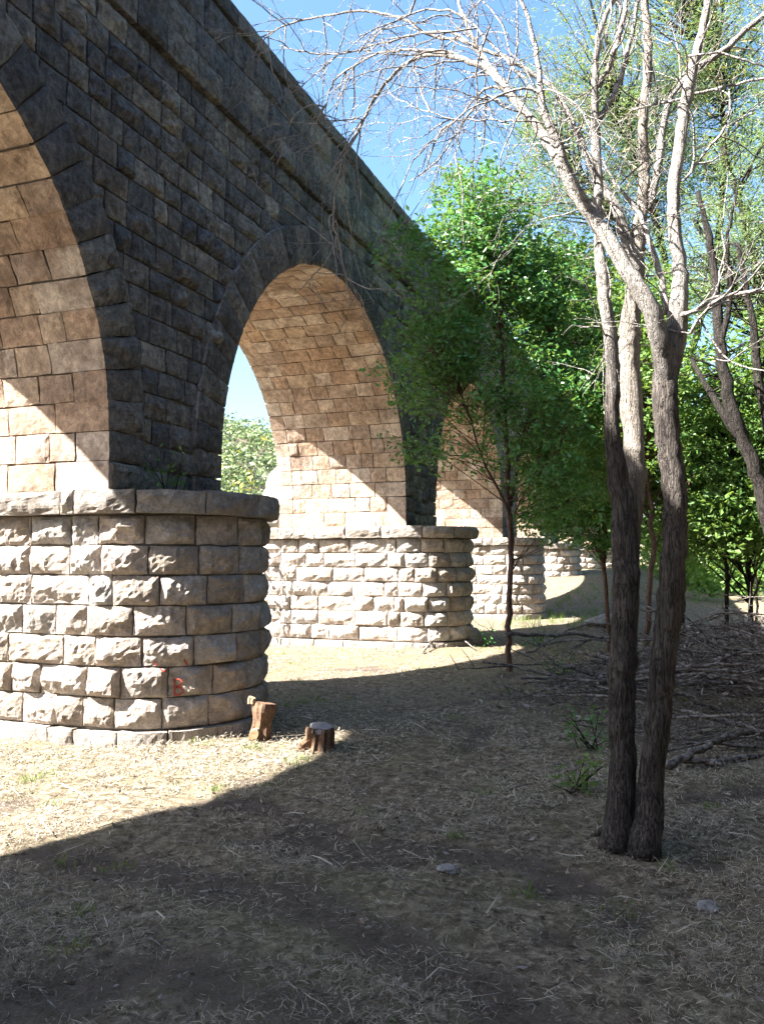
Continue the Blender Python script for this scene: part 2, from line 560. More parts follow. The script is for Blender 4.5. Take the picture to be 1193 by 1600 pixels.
# ------------------------------------------------------------------ stones
def stone_arrays(mapf, s0, s1, t0, t1, gap, bulge, depth, ns, nt, seed, edge=0.05, rough=0.35):
    """one dressed block: a rock-faced front on a curved or flat surface, with sides running back"""
    def spread(n):
        k = np.linspace(0, 1, n + 1)
        return 0.5 - 0.5 * np.cos(k * math.pi) * (0.55 + 0.45 * np.abs(np.cos(k * math.pi)))
    rr = random.Random(seed)
    gap = gap * rr.uniform(0.5, 1.5)
    a = s0 + gap + (s1 - s0 - 2 * gap) * spread(ns)
    b = t0 + gap + (t1 - t0 - 2 * gap) * spread(nt)
    S, T = np.meshgrid(a, b, indexing='ij')
    e = np.minimum(np.minimum(S - a[0], a[-1] - S), np.minimum(T - b[0], b[-1] - T))
    ex = np.clip(e / edge, 0, 1) ** 0.7
    q = np.stack([S * 1.0, T * 1.0, np.full_like(S, seed * 1.37)], -1)
    n1 = vnoise(q * 5.5, 11); n2_ = vnoise(q * 14, 12); n3 = vnoise(q * 32, 13)
    B = bulge * rr.uniform(0.6, 1.25)
    cs, ct = rr.uniform(-1, 1), rr.uniform(-0.9, 0.7)
    u = (S - (s0 + s1) / 2) / max(1e-4, (s1 - s0)) * 2
    v = (T - (t0 + t1) / 2) / max(1e-4, (t1 - t0)) * 2
    d = B * (0.95 + rough * 0.7 * n1 + 0.30 * (cs * u + ct * v))
    for _ in range(6):          # pitched faces: broken planes that meet in crisp ridges
        an = rr.uniform(0, 2 * math.pi); sl = rr.uniform(0.25, 1.1)
        d = np.minimum(d, B * (rr.uniform(0.75, 1.35) + sl * (math.cos(an) * u + math.sin(an) * v)))
    d = d + B * rough * 0.55 * n2_
    # broken facets: quantise a little
    d = ex * np.maximum(d, 0.1 * B) + (0.006 + 0.10 * bulge) * n3 * (0.3 + 0.7 * ex)
    # ragged outline
    S2 = S + np.where(ex < 0.2, 0.010 * n2_, 0)
    T2 = T + np.where(ex < 0.2, 0.008 * n1 + 0.004 * n3, 0)
    V = mapf(S2.ravel(), T2.ravel(), d.ravel())
    n_s, n_t = ns + 1, nt + 1
    idx = np.arange(n_s * n_t).reshape(n_s, n_t)
    Q = np.stack([idx[:-1, :-1], idx[1:, :-1], idx[1:, 1:], idx[:-1, 1:]], -1).reshape(-1, 4)
    loop = np.concatenate([idx[:-1, 0], idx[-1, :-1], idx[:0:-1, -1], idx[0, :0:-1]])
    Vb = mapf(S2.ravel()[loop], T2.ravel()[loop], np.full(len(loop), -depth))
    m = len(loop)
    k = np.arange(m); k2 = (k + 1) % m
    Q2 = np.stack([loop[k2], loop[k], n_s * n_t + k, n_s * n_t + k2], -1)
    return np.vstack([V, Vb]), np.vstack([Q, Q2])


_seed = [100]


def stone(name, mat, parent, mapf, s0, s1, t0, t1, gap=0.006, bulge=0.05, depth=0.1, ns=7, nt=5, into=None, edge=0.05, rough=0.35, side_mat=None):
    _seed[0] += 1
    V, Q = stone_arrays(mapf, s0, s1, t0, t1, gap, bulge, depth, ns, nt, _seed[0], edge, rough)
    if into is not None:
        into.add(V, Q)
        return None
    c = V.mean(0)
    o = link(name, make_mesh(name, V - c, Q), mat)
    if side_mat is not None:
        o.data.materials.append(side_mat)
        mi = np.zeros(len(Q), np.int32); mi[ns * nt:] = 1
        o.data.polygons.foreach_set('material_index', mi)
    o.parent = parent
    o.location = [float(k) for k in c]
    return o


def cuts(a, b, lo, hi, rr, start=0.0):
    """joints along a course from a to b"""
    out = [a]
    x = a + start
    if start > 0.2: out.append(x)
    else: x = a
    while x < b:
        x += rr.uniform(lo, hi)
        out.append(min(x, b))
    if len(out) > 2 and out[-1] - out[-2] < lo * 0.75: out.pop(-2)
    return out


viaduct = empty('viaduct', 'tall arched stone viaduct of rough grey blocks receding to the right', 'viaduct')

# --- core of the wall above the piers, with its arches cut out
prof = []
for i, ua in enumerate(ARCH_U):
    rc = R_ARCH + 0.035
    pts = [(ua - rc, Z_CAP - 0.02)] + [(ua - rc * math.cos(a), Z_C + rc * math.sin(a)) for a in np.linspace(0, math.pi, 41)] + [(ua + rc, Z_CAP - 0.02)]
    prof.append(pts)
mb = MB()
flat = [(PIER_U[0] - HALF_T, Z_CAP - 0.02)] + [p for pts in prof for p in pts] + [(PIER_U[-1] + HALF_T, Z_CAP - 0.02)]
flat = np.array(flat)
n = len(flat)
zt = Z_TOP - 0.05
xf, xb = XF - 0.03, XB + 0.03
Vf = np.column_stack([np.full(n, xf), flat[:, 0], flat[:, 1]])
Vft = np.column_stack([np.full(n, xf), flat[:, 0], np.full(n, zt)])
Vb_ = Vf.copy(); Vb_[:, 0] = xb
Vbt = Vft.copy(); Vbt[:, 0] = xb
k = np.arange(n - 1)
mb.add(np.vstack([Vf, Vft, Vb_, Vbt]), np.vstack([
    np.stack([k, k + 1, n + k + 1, n + k], -1),
    np.stack([2 * n + k + 1, 2 * n + k, 3 * n + k, 3 * n + k + 1], -1),
    np.stack([n + k, n + k + 1, 3 * n + k + 1, 3 * n + k], -1)]))
spandrel = mb.build('spandrel_wall', M['mortar'], viaduct)


def wall_map(x0):
    return lambda s, t, o: np.column_stack([x0 + o, s, t])


rr = random.Random(3)
rest = MB()
rest_back = MB()
cands = []
nrow = 18
rowh = (Z_CORN0 - Z_CAP) / nrow
for side in (0, 1):
    for r in range(nrow):
        z0, z1 = Z_CAP + r * rowh, Z_CAP + (r + 1) * rowh
        # solid intervals of this course
        iv = []
        last = PIER_U[0] - HALF_T
        for ua in ARCH_U:
            zz = np.array([max(0, z0 - Z_C), max(0, z1 - Z_C)])
            rad = R_ARCH + 0.28
            w = math.sqrt(max(0, rad * rad - zz[0] ** 2)) if zz[0] < rad else 0
            if w > 0.05:
                iv.append((last, ua - w)); last = ua + w
        iv.append((last, PIER_U[-1] + HALF_T))
        for a, b in iv:
            if b - a < 0.1: continue
            c = cuts(a, b, 0.26, 0.52, rr, rr.uniform(0, 0.4))
            for s0, s1 in zip(c[:-1], c[1:]):
                if side == 1:
                    f = lambda s, t, o: np.column_stack([XB - o, -s, t])
                    stone('wall_stone', None, None, f, -s1, -s0, z0, z1, 0.008, 0.05, 0.08, 2, 2, rest_back)
                else:
                    cands.append((s0, s1, z0, z1))
# the blocks that show largest are objects of their own
vis = []
for cnd in cands:
    s0, s1, z0, z1 = cnd
    u = (s0 + s1) / 2
    fwd = u * math.cos(THETA) + D * math.sin(THETA)
    right = u * math.sin(THETA) - D * math.cos(THETA)
    up = (z0 + z1) / 2 - EYE
    if fwd > 1 and abs(right / fwd) < 0.475 and up / fwd < 0.71:
        vis.append(((s1 - s0) * D / fwd ** 2 / fwd, cnd))
vis.sort(key=lambda k: -k[0])
own = set(c for _, c in vis[:300])
for cnd in cands:
    s0, s1, z0, z1 = cnd
    big = cnd in own
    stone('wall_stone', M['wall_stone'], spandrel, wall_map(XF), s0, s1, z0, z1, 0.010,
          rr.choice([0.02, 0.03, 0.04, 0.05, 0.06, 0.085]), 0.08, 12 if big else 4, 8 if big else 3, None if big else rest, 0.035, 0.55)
o = rest.build('more_wall_stones', M['wall_stone'], viaduct); adopt(o, spandrel); o['kind'] = 'stuff'
o = rest_back.build('back_wall_stones', M['wall_stone'], viaduct); adopt(o, spandrel); o['kind'] = 'stuff'

# --- arches: shell, ring of voussoirs, lining of the vault
for ai, ua in enumerate(ARCH_U):
    pts = np.array(prof[ai])
    n = len(pts)
    V = np.vstack([np.column_stack([np.full(n, xf - 0.002), pts]), np.column_stack([np.full(n, xb + 0.002), pts])])
    k = np.arange(n - 1)
    shell = link('arch', make_mesh('arch', V, np.stack([k, n + k, n + k + 1, k + 1], -1)), M['mortar'])
    adopt(shell, viaduct)
    LA = math.pi * R_ARCH + 2 * STILT

    def arc(t, rad, ua=ua):
        th = np.clip((t - STILT) / R_ARCH, 0, math.pi)
        u = ua + rad * np.cos(th)
        z = Z_C + rad * np.sin(th)
        z = np.where(t < STILT, Z_CAP + t, z)
        z = np.where(t > LA - STILT, Z_CAP + (LA - t), z)
        return u, z

    def vault_map(s, t, o, arc=arc):
        u, z = arc(t, R_ARCH - o)
        return np.column_stack([s, u, z])

    def ring_map(s, t, o, arc=arc):
        u, z = arc(s, R_ARCH + t)
        return np.column_stack([XF + 0.045 + o, u, z])

    def ring_back(s, t, o, arc=arc):
        u, z = arc(s, R_ARCH + t)
        return np.column_stack([XB - 0.06 - o, u, z])
    nv = 40
    h = LA / nv
    near = ai in (2, 3, 4)
    extra = MB(); extra_v = MB()
    for i in range(nv):
        t0, t1 = i * h, (i + 1) * h
        dv = 0.34 if i % 2 else 0.58
        own_v = near and (ai != 2 or i < nv * 0.6)
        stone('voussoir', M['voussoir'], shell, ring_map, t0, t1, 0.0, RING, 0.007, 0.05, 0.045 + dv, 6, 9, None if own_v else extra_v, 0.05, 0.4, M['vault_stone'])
        stone('voussoir', None, None, ring_back, t0, t1, 0.0, RING, 0.006, 0.05, 0.3, 2, 3, extra)
        c = cuts(XB + 0.245, XF - dv, 0.32, 0.58, rr, rr.uniform(0, 0.35))
        for s0, s1 in zip(c[:-1], c[1:]):
            own_s = near and i < nv * 0.66 and (ai < 4 or i < 14)
            stone('vault_stone', M['vault_stone'], shell, vault_map, s0, s1, t0, t1, 0.007, rr.choice([0.006, 0.012, 0.02]), 0.03, 6 if own_s else 2, 4 if own_s else 2,
                  None if own_s else extra, 0.02, 0.5)
    if extra.v:
        o = extra.build('more_vault_stones', M['vault_stone'], viaduct); adopt(o, shell); o['kind'] = 'stuff'
    if extra_v.v:
        o = extra_v.build('more_voussoirs', M['voussoir'], viaduct); adopt(o, shell); o['kind'] = 'stuff'

# --- parapet: string course, parapet blocks, coping
U0, U1 = PIER_U[0] - HALF_T, PIER_U[-1] + HALF_T
mb = MB()
mb.box((XB - 0.02, U0, Z_CORN0 + 0.03), (XF + 0.005, U1, Z_TOP - 0.03))
parapet = mb.build('parapet', M['mortar'], viaduct)
par_rest = MB()
for (nm, mat, x0, z0, z1, lo, hi, bl, dep) in (
        ('cornice_stone', 'voussoir', XF + 0.07, Z_CORN0, Z_CORN1, 0.45, 0.75, 0.05, 0.16),
        ('parapet_stone', 'wall_stone', XF + 0.025, Z_CORN1, Z_CORN1 + 0.42, 0.4, 0.8, 0.05, 0.12),
        ('parapet_stone', 'wall_stone', XF + 0.025, Z_CORN1 + 0.42, Z_PAR1, 0.4, 0.8, 0.05, 0.12),
        ('coping_stone', 'voussoir', XF + 0.075, Z_PAR1, Z_TOP, 0.6, 1.0, 0.02, 0.5)):
    c = cuts(U0, U1, lo, hi, rr, 0.3)
    for s0, s1 in zip(c[:-1], c[1:]):
        near = 5.0 < s0 < 30
        stone(nm, M[mat], parapet, wall_map(x0), s0, s1, z0, z1, 0.007, bl, dep, 8 if near else 3, 5 if near else 2, None if near else par_rest, 0.04, 0.4)
o = par_rest.build('more_parapet_stones', M['wall_stone'], viaduct); adopt(o, parapet); o['kind'] = 'stuff'
mb = MB()
mb.box((XB - 0.15, U0, Z_PAR1 + 0.005), (XF - 0.43, U1, Z_TOP - 0.01))
o = mb.build('coping_back', M['voussoir'], viaduct); adopt(o, parapet)

# --- piers with rounded noses
PIER_BVH = None


def pier_path(r, uc):
    Lf = W
    Ln = math.pi * r

    def f(s, o):
        s = np.asarray(s, float)
        x = np.zeros_like(s); u = np.zeros_like(s); nx = np.zeros_like(s); nu = np.zeros_like(s)
        a = s < Lf
        x[a] = XB + s[a]; u[a] = uc - r; nu[a] = -1
        b = (s >= Lf) & (s < Lf + Ln)
        g = (s[b] - Lf) / r
        nx[b] = np.sin(g); nu[b] = -np.cos(g); x[b] = XF + r * np.sin(g); u[b] = uc - r * np.cos(g)
        c = (s >= Lf + Ln) & (s < 2 * Lf + Ln)
        x[c] = XF - (s[c] - Lf - Ln); u[c] = uc + r; nu[c] = 1
        d = s >= 2 * Lf + Ln
        g = (s[d] - 2 * Lf - Ln) / r
        nx[d] = -np.sin(g); nu[d] = np.cos(g); x[d] = XB - r * np.sin(g); u[d] = uc + r * np.cos(g)
        return x + nx * o, u + nu * o
    return f, Lf, Ln


def pier_map(r, uc):
    f, Lf, Ln = pier_path(r, uc)

    def m(s, t, o):
        x, u = f(s, o)
        return np.column_stack([x, u, t])
    return m, Lf, Ln


R_BODY = HALF_T + 0.02
R_CAP = HALF_T + 0.15
R_PLINTH = HALF_T + 0.11
for pi, uc in enumerate(PIER_U):
    gb = gz(XF, uc)
    zb = -0.35
    # core
    mb = MB()
    f, Lf, Ln = pier_path(R_BODY - 0.025, uc)
    ss = np.concatenate([np.linspace(0, Lf, 3)[:-1], np.linspace(Lf, Lf + Ln, 25)[:-1], np.linspace(Lf + Ln, 2 * Lf + Ln, 3)[:-1], np.linspace(2 * Lf + Ln, 2 * Lf + 2 * Ln, 25)[:-1]])
    x, u = f(ss, 0)
    n = len(x)
    V = np.vstack([np.column_stack([x, u, np.full(n, zb)]), np.column_stack([x, u, np.full(n, Z_CAP - 0.012)]), [[(XF + XB) / 2, uc, Z_CAP - 0.012]]])
    k = np.arange(n); k2 = (k + 1) % n
    mb.add(V, np.stack([k, k2, n + k2, n + k], -1), np.stack([n + k, n + k2, np.full(n, 2 * n)], -1))
    pier = mb.build('pier', M['mortar'], viaduct)
    near = pi in (3, 4, 5, 6)
    hi = pi == 3
    more = MB(); more_c = MB()
    ncourse = 7
    zs = np.linspace(0.13, Z_CAP - 0.235, ncourse + 1)
    m_body, Lf, Ln = pier_map(R_BODY, uc)
    bvh_v = MB()
    layers = [('plinth_stone', R_PLINTH, -0.35, 0.125, 0.025, (0.45, 0.8))] + \
             [('pier_stone', R_BODY, zs[i], zs[i + 1], 0.085, (0.33, 0.50)) for i in range(ncourse)] + \
             [('cap_stone', R_CAP, Z_CAP - 0.235, Z_CAP, 0.05, (0.45, 0.75))]
    for nm, r, z0, z1, bl, (lo, hi_) in layers:
        if nm == 'pier_stone' and not hi: lo, hi_ = 0.36, 0.82
        if near and z1 < gb - 0.02: continue
        mp, Lf, Ln = pier_map(r, uc)
        tb = rr.uniform(0.08, 0.55)
        c = cuts(0, Lf - tb, lo, hi_, rr, rr.uniform(0.0, 0.4))
        nn = max(5, round((Ln + 0.3) / (0.5 if nm != 'cap_stone' else 0.62)))
        off = rr.uniform(0.1, 0.4)
        c2 = [c[-1]] + [Lf - tb + off + (Ln + tb - off) * i / nn for i in range(0, nn)] + [Lf + Ln]
        c2 = [q for i, q in enumerate(c2) if i == 0 or q - c2[i - 1] > 0.15]
        cc = c[:-1] + c2
        mat = M['cap_stone'] if nm != 'pier_stone' else M['pier_stone']
        for s0, s1 in zip(cc[:-1], cc[1:]):
            vis_s = s0 < Lf + Ln * (0.62)
            o = stone(nm, mat, pier, mp, s0, s1, z0, z1, 0.007, bl * (0.75 if s0 > Lf + 0.1 and hi else 1.0), 0.12 if nm != 'cap_stone' else 0.34,
                      15 if hi else (9 if near else 4), 10 if hi else (6 if near else 3), None if (near and vis_s) else more, 0.045, 0.45)
        c = cuts(Lf + Ln, 2 * Lf + 2 * Ln, 0.4, 0.7, rr)
        for s0, s1 in zip(c[:-1], c[1:]):
            stone(nm, None, None, mp, s0, s1, z0, z1, 0.007, bl, 0.12 if nm != 'cap_stone' else 0.34, 4, 3, more)
    o = more.build('more_pier_stones', M['pier_stone'], viaduct); adopt(o, pier); o['kind'] = 'stuff'
    if hi:
        near_pier = pier

# --- red painted letter on the near pier
bm_v = MB()
for ch in near_pier.children:
    if ch.name.startswith('pier_stone'):
        me = ch.data
        V = np.array([v.co for v in me.vertices]) + np.array(ch.location)
        bm_v.add(V, [tuple(p.vertices) for p in me.polygons])
V, Q, _ = bm_v.arrays()
bvh = BVHTree.FromPolygons([tuple(v) for v in V], [tuple(int(i) for i in q) for q in Q])


def px_hit(x, y):
    d = Vector(P(x, y, 10.0)) - Vector((0, 0, EYE))
    return bvh.ray_cast(Vector((0, 0, EYE)), d.normalized())


def paint(strokes, wpx, name, label):
    mb = MB()
    for st in strokes:
        st = spline([(a, b, 0) for a, b in st], 1.2)[:, :2]
        tn = np.gradient(st, axis=0); tn /= np.linalg.norm(tn, axis=1)[:, None] + 1e-9
        nr = np.column_stack([-tn[:, 1], tn[:, 0]])
        rows = []
        for p, q in zip(st, nr):
            row = []
            for k in (-0.5, 0, 0.5):
                h = px_hit(*(p + q * wpx * k))
                if h[0] is None: break
                d = (Vector((0, 0, EYE)) - h[0]).normalized()
                row.append(np.array(h[0] + d * 0.008))
            if len(row) == 3: rows.append(row)
        if len(rows) < 2: continue
        A = np.array(rows); n = len(A)
        idx = np.arange(n * 3).reshape(n, 3)
        mb.add(A.reshape(-1, 3), np.stack([idx[:-1, :-1], idx[1:, :-1], idx[1:, 1:], idx[:-1, 1:]], -1).reshape(-1, 4))
    if mb.v:
        o = mb.build(name, M['red_paint'], viaduct)
        adopt(o, near_pier)
        o['label'] = label


paint([[(273, 1061), (273, 1073), (273, 1086)],
       [(272, 1062), (279, 1061), (284, 1065), (281, 1071), (274, 1073)],
       [(274, 1073), (283, 1075), (286, 1080), (281, 1085), (272, 1086)]], 3.0, 'painted_letter', 'red painted letter B on a block of the near pier')
paint([[(250, 1045), (256, 1049), (262, 1046)], [(288, 1030), (293, 1040)], [(240, 1035), (247, 1041)]], 3.0, 'paint_traces', 'faded red paint traces above the letter')


# ------------------------------------------------------------------ foliage and trees
def leaves(centres, size, aspect=0.5, droop=0.35, seed=0):
    """diamond leaves, one per centre"""
    g = np.random.default_rng(seed)
    n = len(centres)
    d = g.normal(size=(n, 3)); d[:, 2] = d[:, 2] * 0.6 - droop
    d /= np.linalg.norm(d, axis=1)[:, None]
    q = g.normal(size=(n, 3)); q[:, 2] *= 0.35
    w = np.cross(d, np.cross(q, d) * 0 + np.column_stack([q[:, 0] * 1.1, q[:, 1] * 1.1, np.full(n, 0.75)]))
    w /= np.linalg.norm(w, axis=1)[:, None] + 1e-9
    L = size * (0.45 + 0.95 * g.random(n) ** 1.3)[:, None]
    nrm = np.cross(d, w)
    c = np.asarray(centres)
    V = np.stack([c, c + d * L * 0.5 + w * L * aspect * 0.5 + nrm * L * 0.08, c + d * L, c + d * L * 0.5 - w * L * aspect * 0.5 + nrm * L * 0.08], 1).reshape(-1, 3)
    return V, np.arange(4 * n).reshape(-1, 4)


def leaf_cloud(centres, per, sigma, seed, flat=0.6):
    g = np.random.default_rng(seed)
    c = np.repeat(centres, per, axis=0)
    off = g.normal(size=c.shape) * sigma
    off[:, 2] *= flat
    return c + off


def px_path(pts):
    """[(x, y, d, width_px)] -> rows of world x, y, z, radius"""
    return np.array([list(P(x, y, d)) + [0.5 * w * d / F_PX] for x, y, d, w in pts])


def bark_ridges(amp, freq, seed):
    def f(R, a, pts):
        A = np.tile(a, (len(pts), 1))
        q = np.stack([np.cos(A) * freq, np.sin(A) * freq, np.tile(pts[:, 2:3] * 3.0, (1, len(a)))], -1)
        q2 = np.stack([np.cos(A) * 1.3, np.sin(A) * 1.3, np.tile(pts[:, 2:3] * 4.0, (1, len(a)))], -1)
        return R * (1 + amp * vnoise(q, seed) + 0.10 * vnoise(q2, seed + 1))
    return f


def ellipsoid_points(n, crowns, g, shell=0.55):
    out = []
    tot = sum(c[6] for c in crowns)
    for (x, y, d, rx, ry, rz, wgt) in crowns:
        m = int(n * wgt / tot)
        v = g.normal(size=(m, 3)); v /= np.linalg.norm(v, axis=1)[:, None]
        v *= (shell + (1 - shell) * g.random(m))[:, None] ** 0.8
        v *= np.where(g.random(m) < 0.35, g.random(m), 1.0)[:, None]
        c = P(x, y, d)
        k = d / F_PX
        out.append(c + (v[:, :1] * rx * k) * RIGHT + (v[:, 1:2] * rz) * FWD + np.column_stack([np.zeros(m), np.zeros(m), v[:, 2] * ry * k]))
    return np.vstack(out)


def leafy_tree(name, label, stems, crowns, ncl, per, sigma, leaf, lm, bm, seed, group=None, flat=0.6, aspect=0.5, droop=0.3, branch_r=0.02, cat='tree', extra=None):
    g = np.random.default_rng(seed)
    base = px_path(stems[0])[0][:3]
    base[2] = gz(base[0], base[1])
    root = empty(name, label, cat, base, group)
    skel = []
    for si, st in enumerate(stems):
        pp = px_path(st)
        if st[0][1] > 900:
            zg = gz(pp[0][0], pp[0][1]) - 0.12
            if pp[0][2] - zg > 0.25: pp = np.vstack([[pp[0][0], pp[0][1], zg, pp[0][3] * 1.2], pp])
            else: pp[0][2] = zg; pp[0][3] *= 1.2
        p = spline(pp, 0.18)
        p[:, :3] += 0.012 * g.normal(size=(len(p), 3))
        mb = MB(); mb.tube(p[:, :3], np.maximum(p[:, 3], 0.006), 9, bark_ridges(0.12, 3.0, seed))
        mb.build('trunk', bm, root, True)
        skel.append(p)
    sk = np.vstack(skel)
    cl = ellipsoid_points(ncl, crowns, g)
    mb = MB()
    for c in cl:
        low = sk[sk[:, 2] < c[2] - 0.15]
        if len(low) == 0: low = sk
        dd = np.linalg.norm((low[:, :3] - c) * np.array([1, 1, 0.75]), axis=1) + g.random(len(low)) * 0.8
        j = int(np.argmin(dd))
        a = low[j, :3]
        mid = (a + c) / 2 + g.normal(size=3) * 0.12 + np.array([0, 0, 0.1])
        q = spline(np.array([a, mid, c]), 0.3)
        L = np.linalg.norm(c - a)
        r0 = min(branch_r * (0.4 + 0.35 * L), 0.7 * low[j, 3] + 0.003)
        mb.tube(q, np.linspace(r0, 0.0035, len(q)), 4)
    if ncl:
        o = mb.build('branches', bm, root, True); o['kind'] = 'stuff'
    gs = np.random.default_rng(seed + 9)
    sub = np.repeat(cl, 4, axis=0) + gs.normal(size=(len(cl) * 4, 3)) * sigma * np.array([1.15, 1.15, 0.8])
    pts = leaf_cloud(sub, max(1, per // 4), sigma * 0.55, seed + 1, flat)
    V, Q = leaves(pts, leaf, aspect, droop, seed + 2)
    o = link('crown', make_mesh('crown', V, Q), lm); adopt(o, root)
    if extra:
        em, en, es, ea = extra
        k = g.choice(len(pts), en)
        V, Q = leaves(pts[k] + g.normal(size=(en, 3)) * 0.1, es, ea, 0.9, seed + 5)
        o = link('seed_pods', make_mesh('seed_pods', V, Q), em); adopt(o, root); o['kind'] = 'stuff'
    return root


# the slender leafy tree that stands before the second pier, half in the viaduct's shade
leafy_tree('elm_tree', 'slender leafy green tree before the second pier, lower half in shade', [
    [(793, 1052, 12.9, 9), (795, 960, 12.9, 9), (797, 860, 12.9, 9), (795, 800, 12.9, 8.5), (791, 700, 12.9, 8), (787, 620, 12.9, 7), (782, 520, 12.95, 6), (776, 440, 13.0, 5), (765, 360, 13.0, 4), (752, 300, 13.0, 3)],
    [(796, 800, 12.9, 5.5), (770, 750, 12.8, 4.5), (745, 690, 12.7, 3.5), (728, 640, 12.6, 3), (712, 590, 12.5, 2.5)],
    [(797, 790, 12.9, 5.5), (812, 700, 13.1, 5), (835, 620, 13.3, 4), (860, 540, 13.4, 3.5), (872, 470, 13.5, 3)],
    [(797, 820, 12.9, 4), (820, 770, 12.7, 3), (850, 730, 12.5, 2.5), (880, 700, 12.3, 2)]],
    [(750, 385, 13.0, 85, 130, 0.9, 4.0), (835, 480, 13.3, 90, 115, 1.0, 3.2), (705, 500, 12.7, 85, 120, 0.9, 1.5), (780, 620, 12.9, 125, 125, 1.2, 1.7), (670, 580, 12.5, 75, 95, 0.8, 0.9),
     (850, 690, 12.7, 90, 120, 1.0, 1.3), (905, 590, 13.4, 50, 110, 0.9, 1.5), (655, 700, 12.4, 45, 26, 0.4, 0.16), (880, 790, 12.6, 60, 60, 0.7, 0.35), (640, 390, 12.7, 45, 30, .4, .3)],
    680, 60, 0.15, 0.088, M['leaf_elm'], M['red_stem'], 21, None, 0.75, 0.52, 0.3, 0.009)

# wooded right side: leafy trees behind the brush
G_TREES = 'leafy trees behind the brush pile'
leafy_tree('leafy_tree', 'broad bright green tree between the slender tree and the bare trunks', [
    [(972, 935, 19, 14), (970, 800, 19, 12), (945, 650, 19, 10), (915, 520, 19.5, 8), (885, 420, 20, 5)],
    [(960, 730, 19, 8), (965, 650, 19, 7), (960, 560, 19, 5)]],
    [(890, 520, 20, 100, 120, 1.8, 2.5), (930, 620, 20, 100, 130, 1.8, 2), (900, 700, 19.5, 90, 90, 1.5, 1), (850, 440, 20.5, 70, 70, 1.2, 1), (960, 480, 20, 60, 90, 1.4, 1)],
    360, 95, 0.26, 0.15, M['leaf_wood'], M['bark_dark'], 31, G_TREES, 0.65)
leafy_tree('leafy_tree', 'bushy green tree showing between the bare trunks', [
    [(1010, 990, 13, 9), (1018, 850, 13, 8), (1012, 700, 13, 7), (1020, 560, 13, 5)],
    [(1025, 990, 13.2, 7), (1040, 840, 13.2, 6), (1030, 720, 13.2, 5)]],
    [(1000, 600, 13, 80, 120, 1.1, 2), (1030, 740, 13.4, 70, 110, 1.0, 1.4), (960, 690, 13.6, 50, 110, 1.0, 1.2), (1010, 470, 13.3, 60, 60, 0.9, 0.7)],
    230, 70, 0.18, 0.10, M['leaf_wood'], M['red_stem'], 32, G_TREES, 0.65)
leafy_tree('leafy_tree', 'dense green tree behind the leaning dark trunk at the right edge', [
    [(1172, 990, 13.6, 8), (1165, 850, 13.6, 7), (1140, 700, 13.6, 6), (1120, 560, 13.6, 5)],
    [(1157, 830, 13.6, 8), (1190, 720, 13.6, 6), (1215, 620, 13.6, 5)]],
    [(1110, 620, 13.6, 100, 130, 1.3, 2.2), (1190, 720, 13.6, 110, 130, 1.3, 2), (1100, 790, 13.2, 80, 80, 1.0, 1.3), (1190, 815, 13.2, 70, 40, 1.0, 0.6), (1230, 580, 13.6, 60, 120, 1.2, 1)],
    320, 75, 0.18, 0.105, M['leaf_wood'], M['bark_dark'], 33, G_TREES, 0.65)
leafy_tree('slim_sapling', 'slim straight sapling with low leaves left of the right edge', [
    [(1135, 992, 14.6, 7), (1135, 930, 14.6, 6.5), (1134, 860, 14.6, 6), (1133, 780, 14.6, 5), (1128, 700, 14.6, 3)]],
    [(1130, 830, 14.6, 70, 50, 0.8, 1), (1130, 740, 14.6, 60, 70, 0.9, 1)],
    70, 70, 0.2, 0.085, M['leaf_wood'], M['bark_dark'], 34, None, 0.6)
leafy_tree('slim_sapling', 'slim dark sapling farthest right beyond the brush', [
    [(1181, 975, 16.8, 4.5), (1180, 900, 16.8, 4), (1178, 830, 16.8, 5), (1175, 760, 16.8, 3)]],
    [(1178, 840, 16.8, 50, 40, 0.8, 1), (1178, 770, 16.8, 50, 60, 0.8, 1)],
    40, 70, 0.2, 0.09, M['leaf_wood'], M['bark_dark'], 35, None, 0.6)

leafy_tree('leafy_tree', 'low shaded tree with leaning reddish stems right of the third pier', [
    [(950, 985, 15.5, 7), (942, 880, 15.5, 6), (922, 770, 15.4, 5), (898, 680, 15.3, 4), (872, 610, 15.2, 3)],
    [(944, 890, 15.5, 5), (948, 780, 15.6, 4), (935, 680, 15.7, 3)]],
    [(890, 730, 15.3, 70, 90, 1.0, 1.5), (925, 800, 15.4, 55, 65, 0.9, 1.3), (870, 810, 15.2, 40, 35, 0.7, 0.5), (940, 690, 15.6, 50, 80, 0.9, 1)],
    190, 70, 0.17, 0.10, M['leaf_elm'], M['red_stem'], 36, G_TREES, 0.65, 0.5, 0.3, 0.009)

# feathery trees that rise behind the bare tree
G_FEA = 'feathery trees high on the right'
leafy_tree('acacia_tree', 'tall feathery tree with yellowish pods behind the bare tree', [
    [(1062, 960, 19, 14), (1062, 780, 19, 14), (1060, 600, 19, 13), (1045, 450, 19, 12), (1010, 300, 19, 10), (960, 180, 19, 6)],
    [(1060, 620, 19, 12), (1110, 430, 19, 11), (1130, 250, 19, 8), (1120, 60, 19, 6)],
    [(1060, 480, 19, 9), (1000, 380, 19, 7), (930, 300, 19, 5), (880, 250, 19, 4)]],
    [(950, 170, 19, 130, 120, 1.8, 2.2), (1100, 130, 19, 140, 150, 2.0, 3.2), (880, 290, 19, 70, 90, 1.2, 0.9), (1040, 300, 19, 110, 110, 1.6, 1.4), (1010, -60, 19, 150, 90, 1.8, 1.5), (840, 180, 19, 60, 50, 1.0, 0.4)],
    430, 150, 0.33, 0.12, M['leaf_acacia'], M['bark_dark'], 41, G_FEA, 0.55, 0.2, 0.5, 0.03, 'tree', (M['pod'], 1500, 0.19, 0.3))
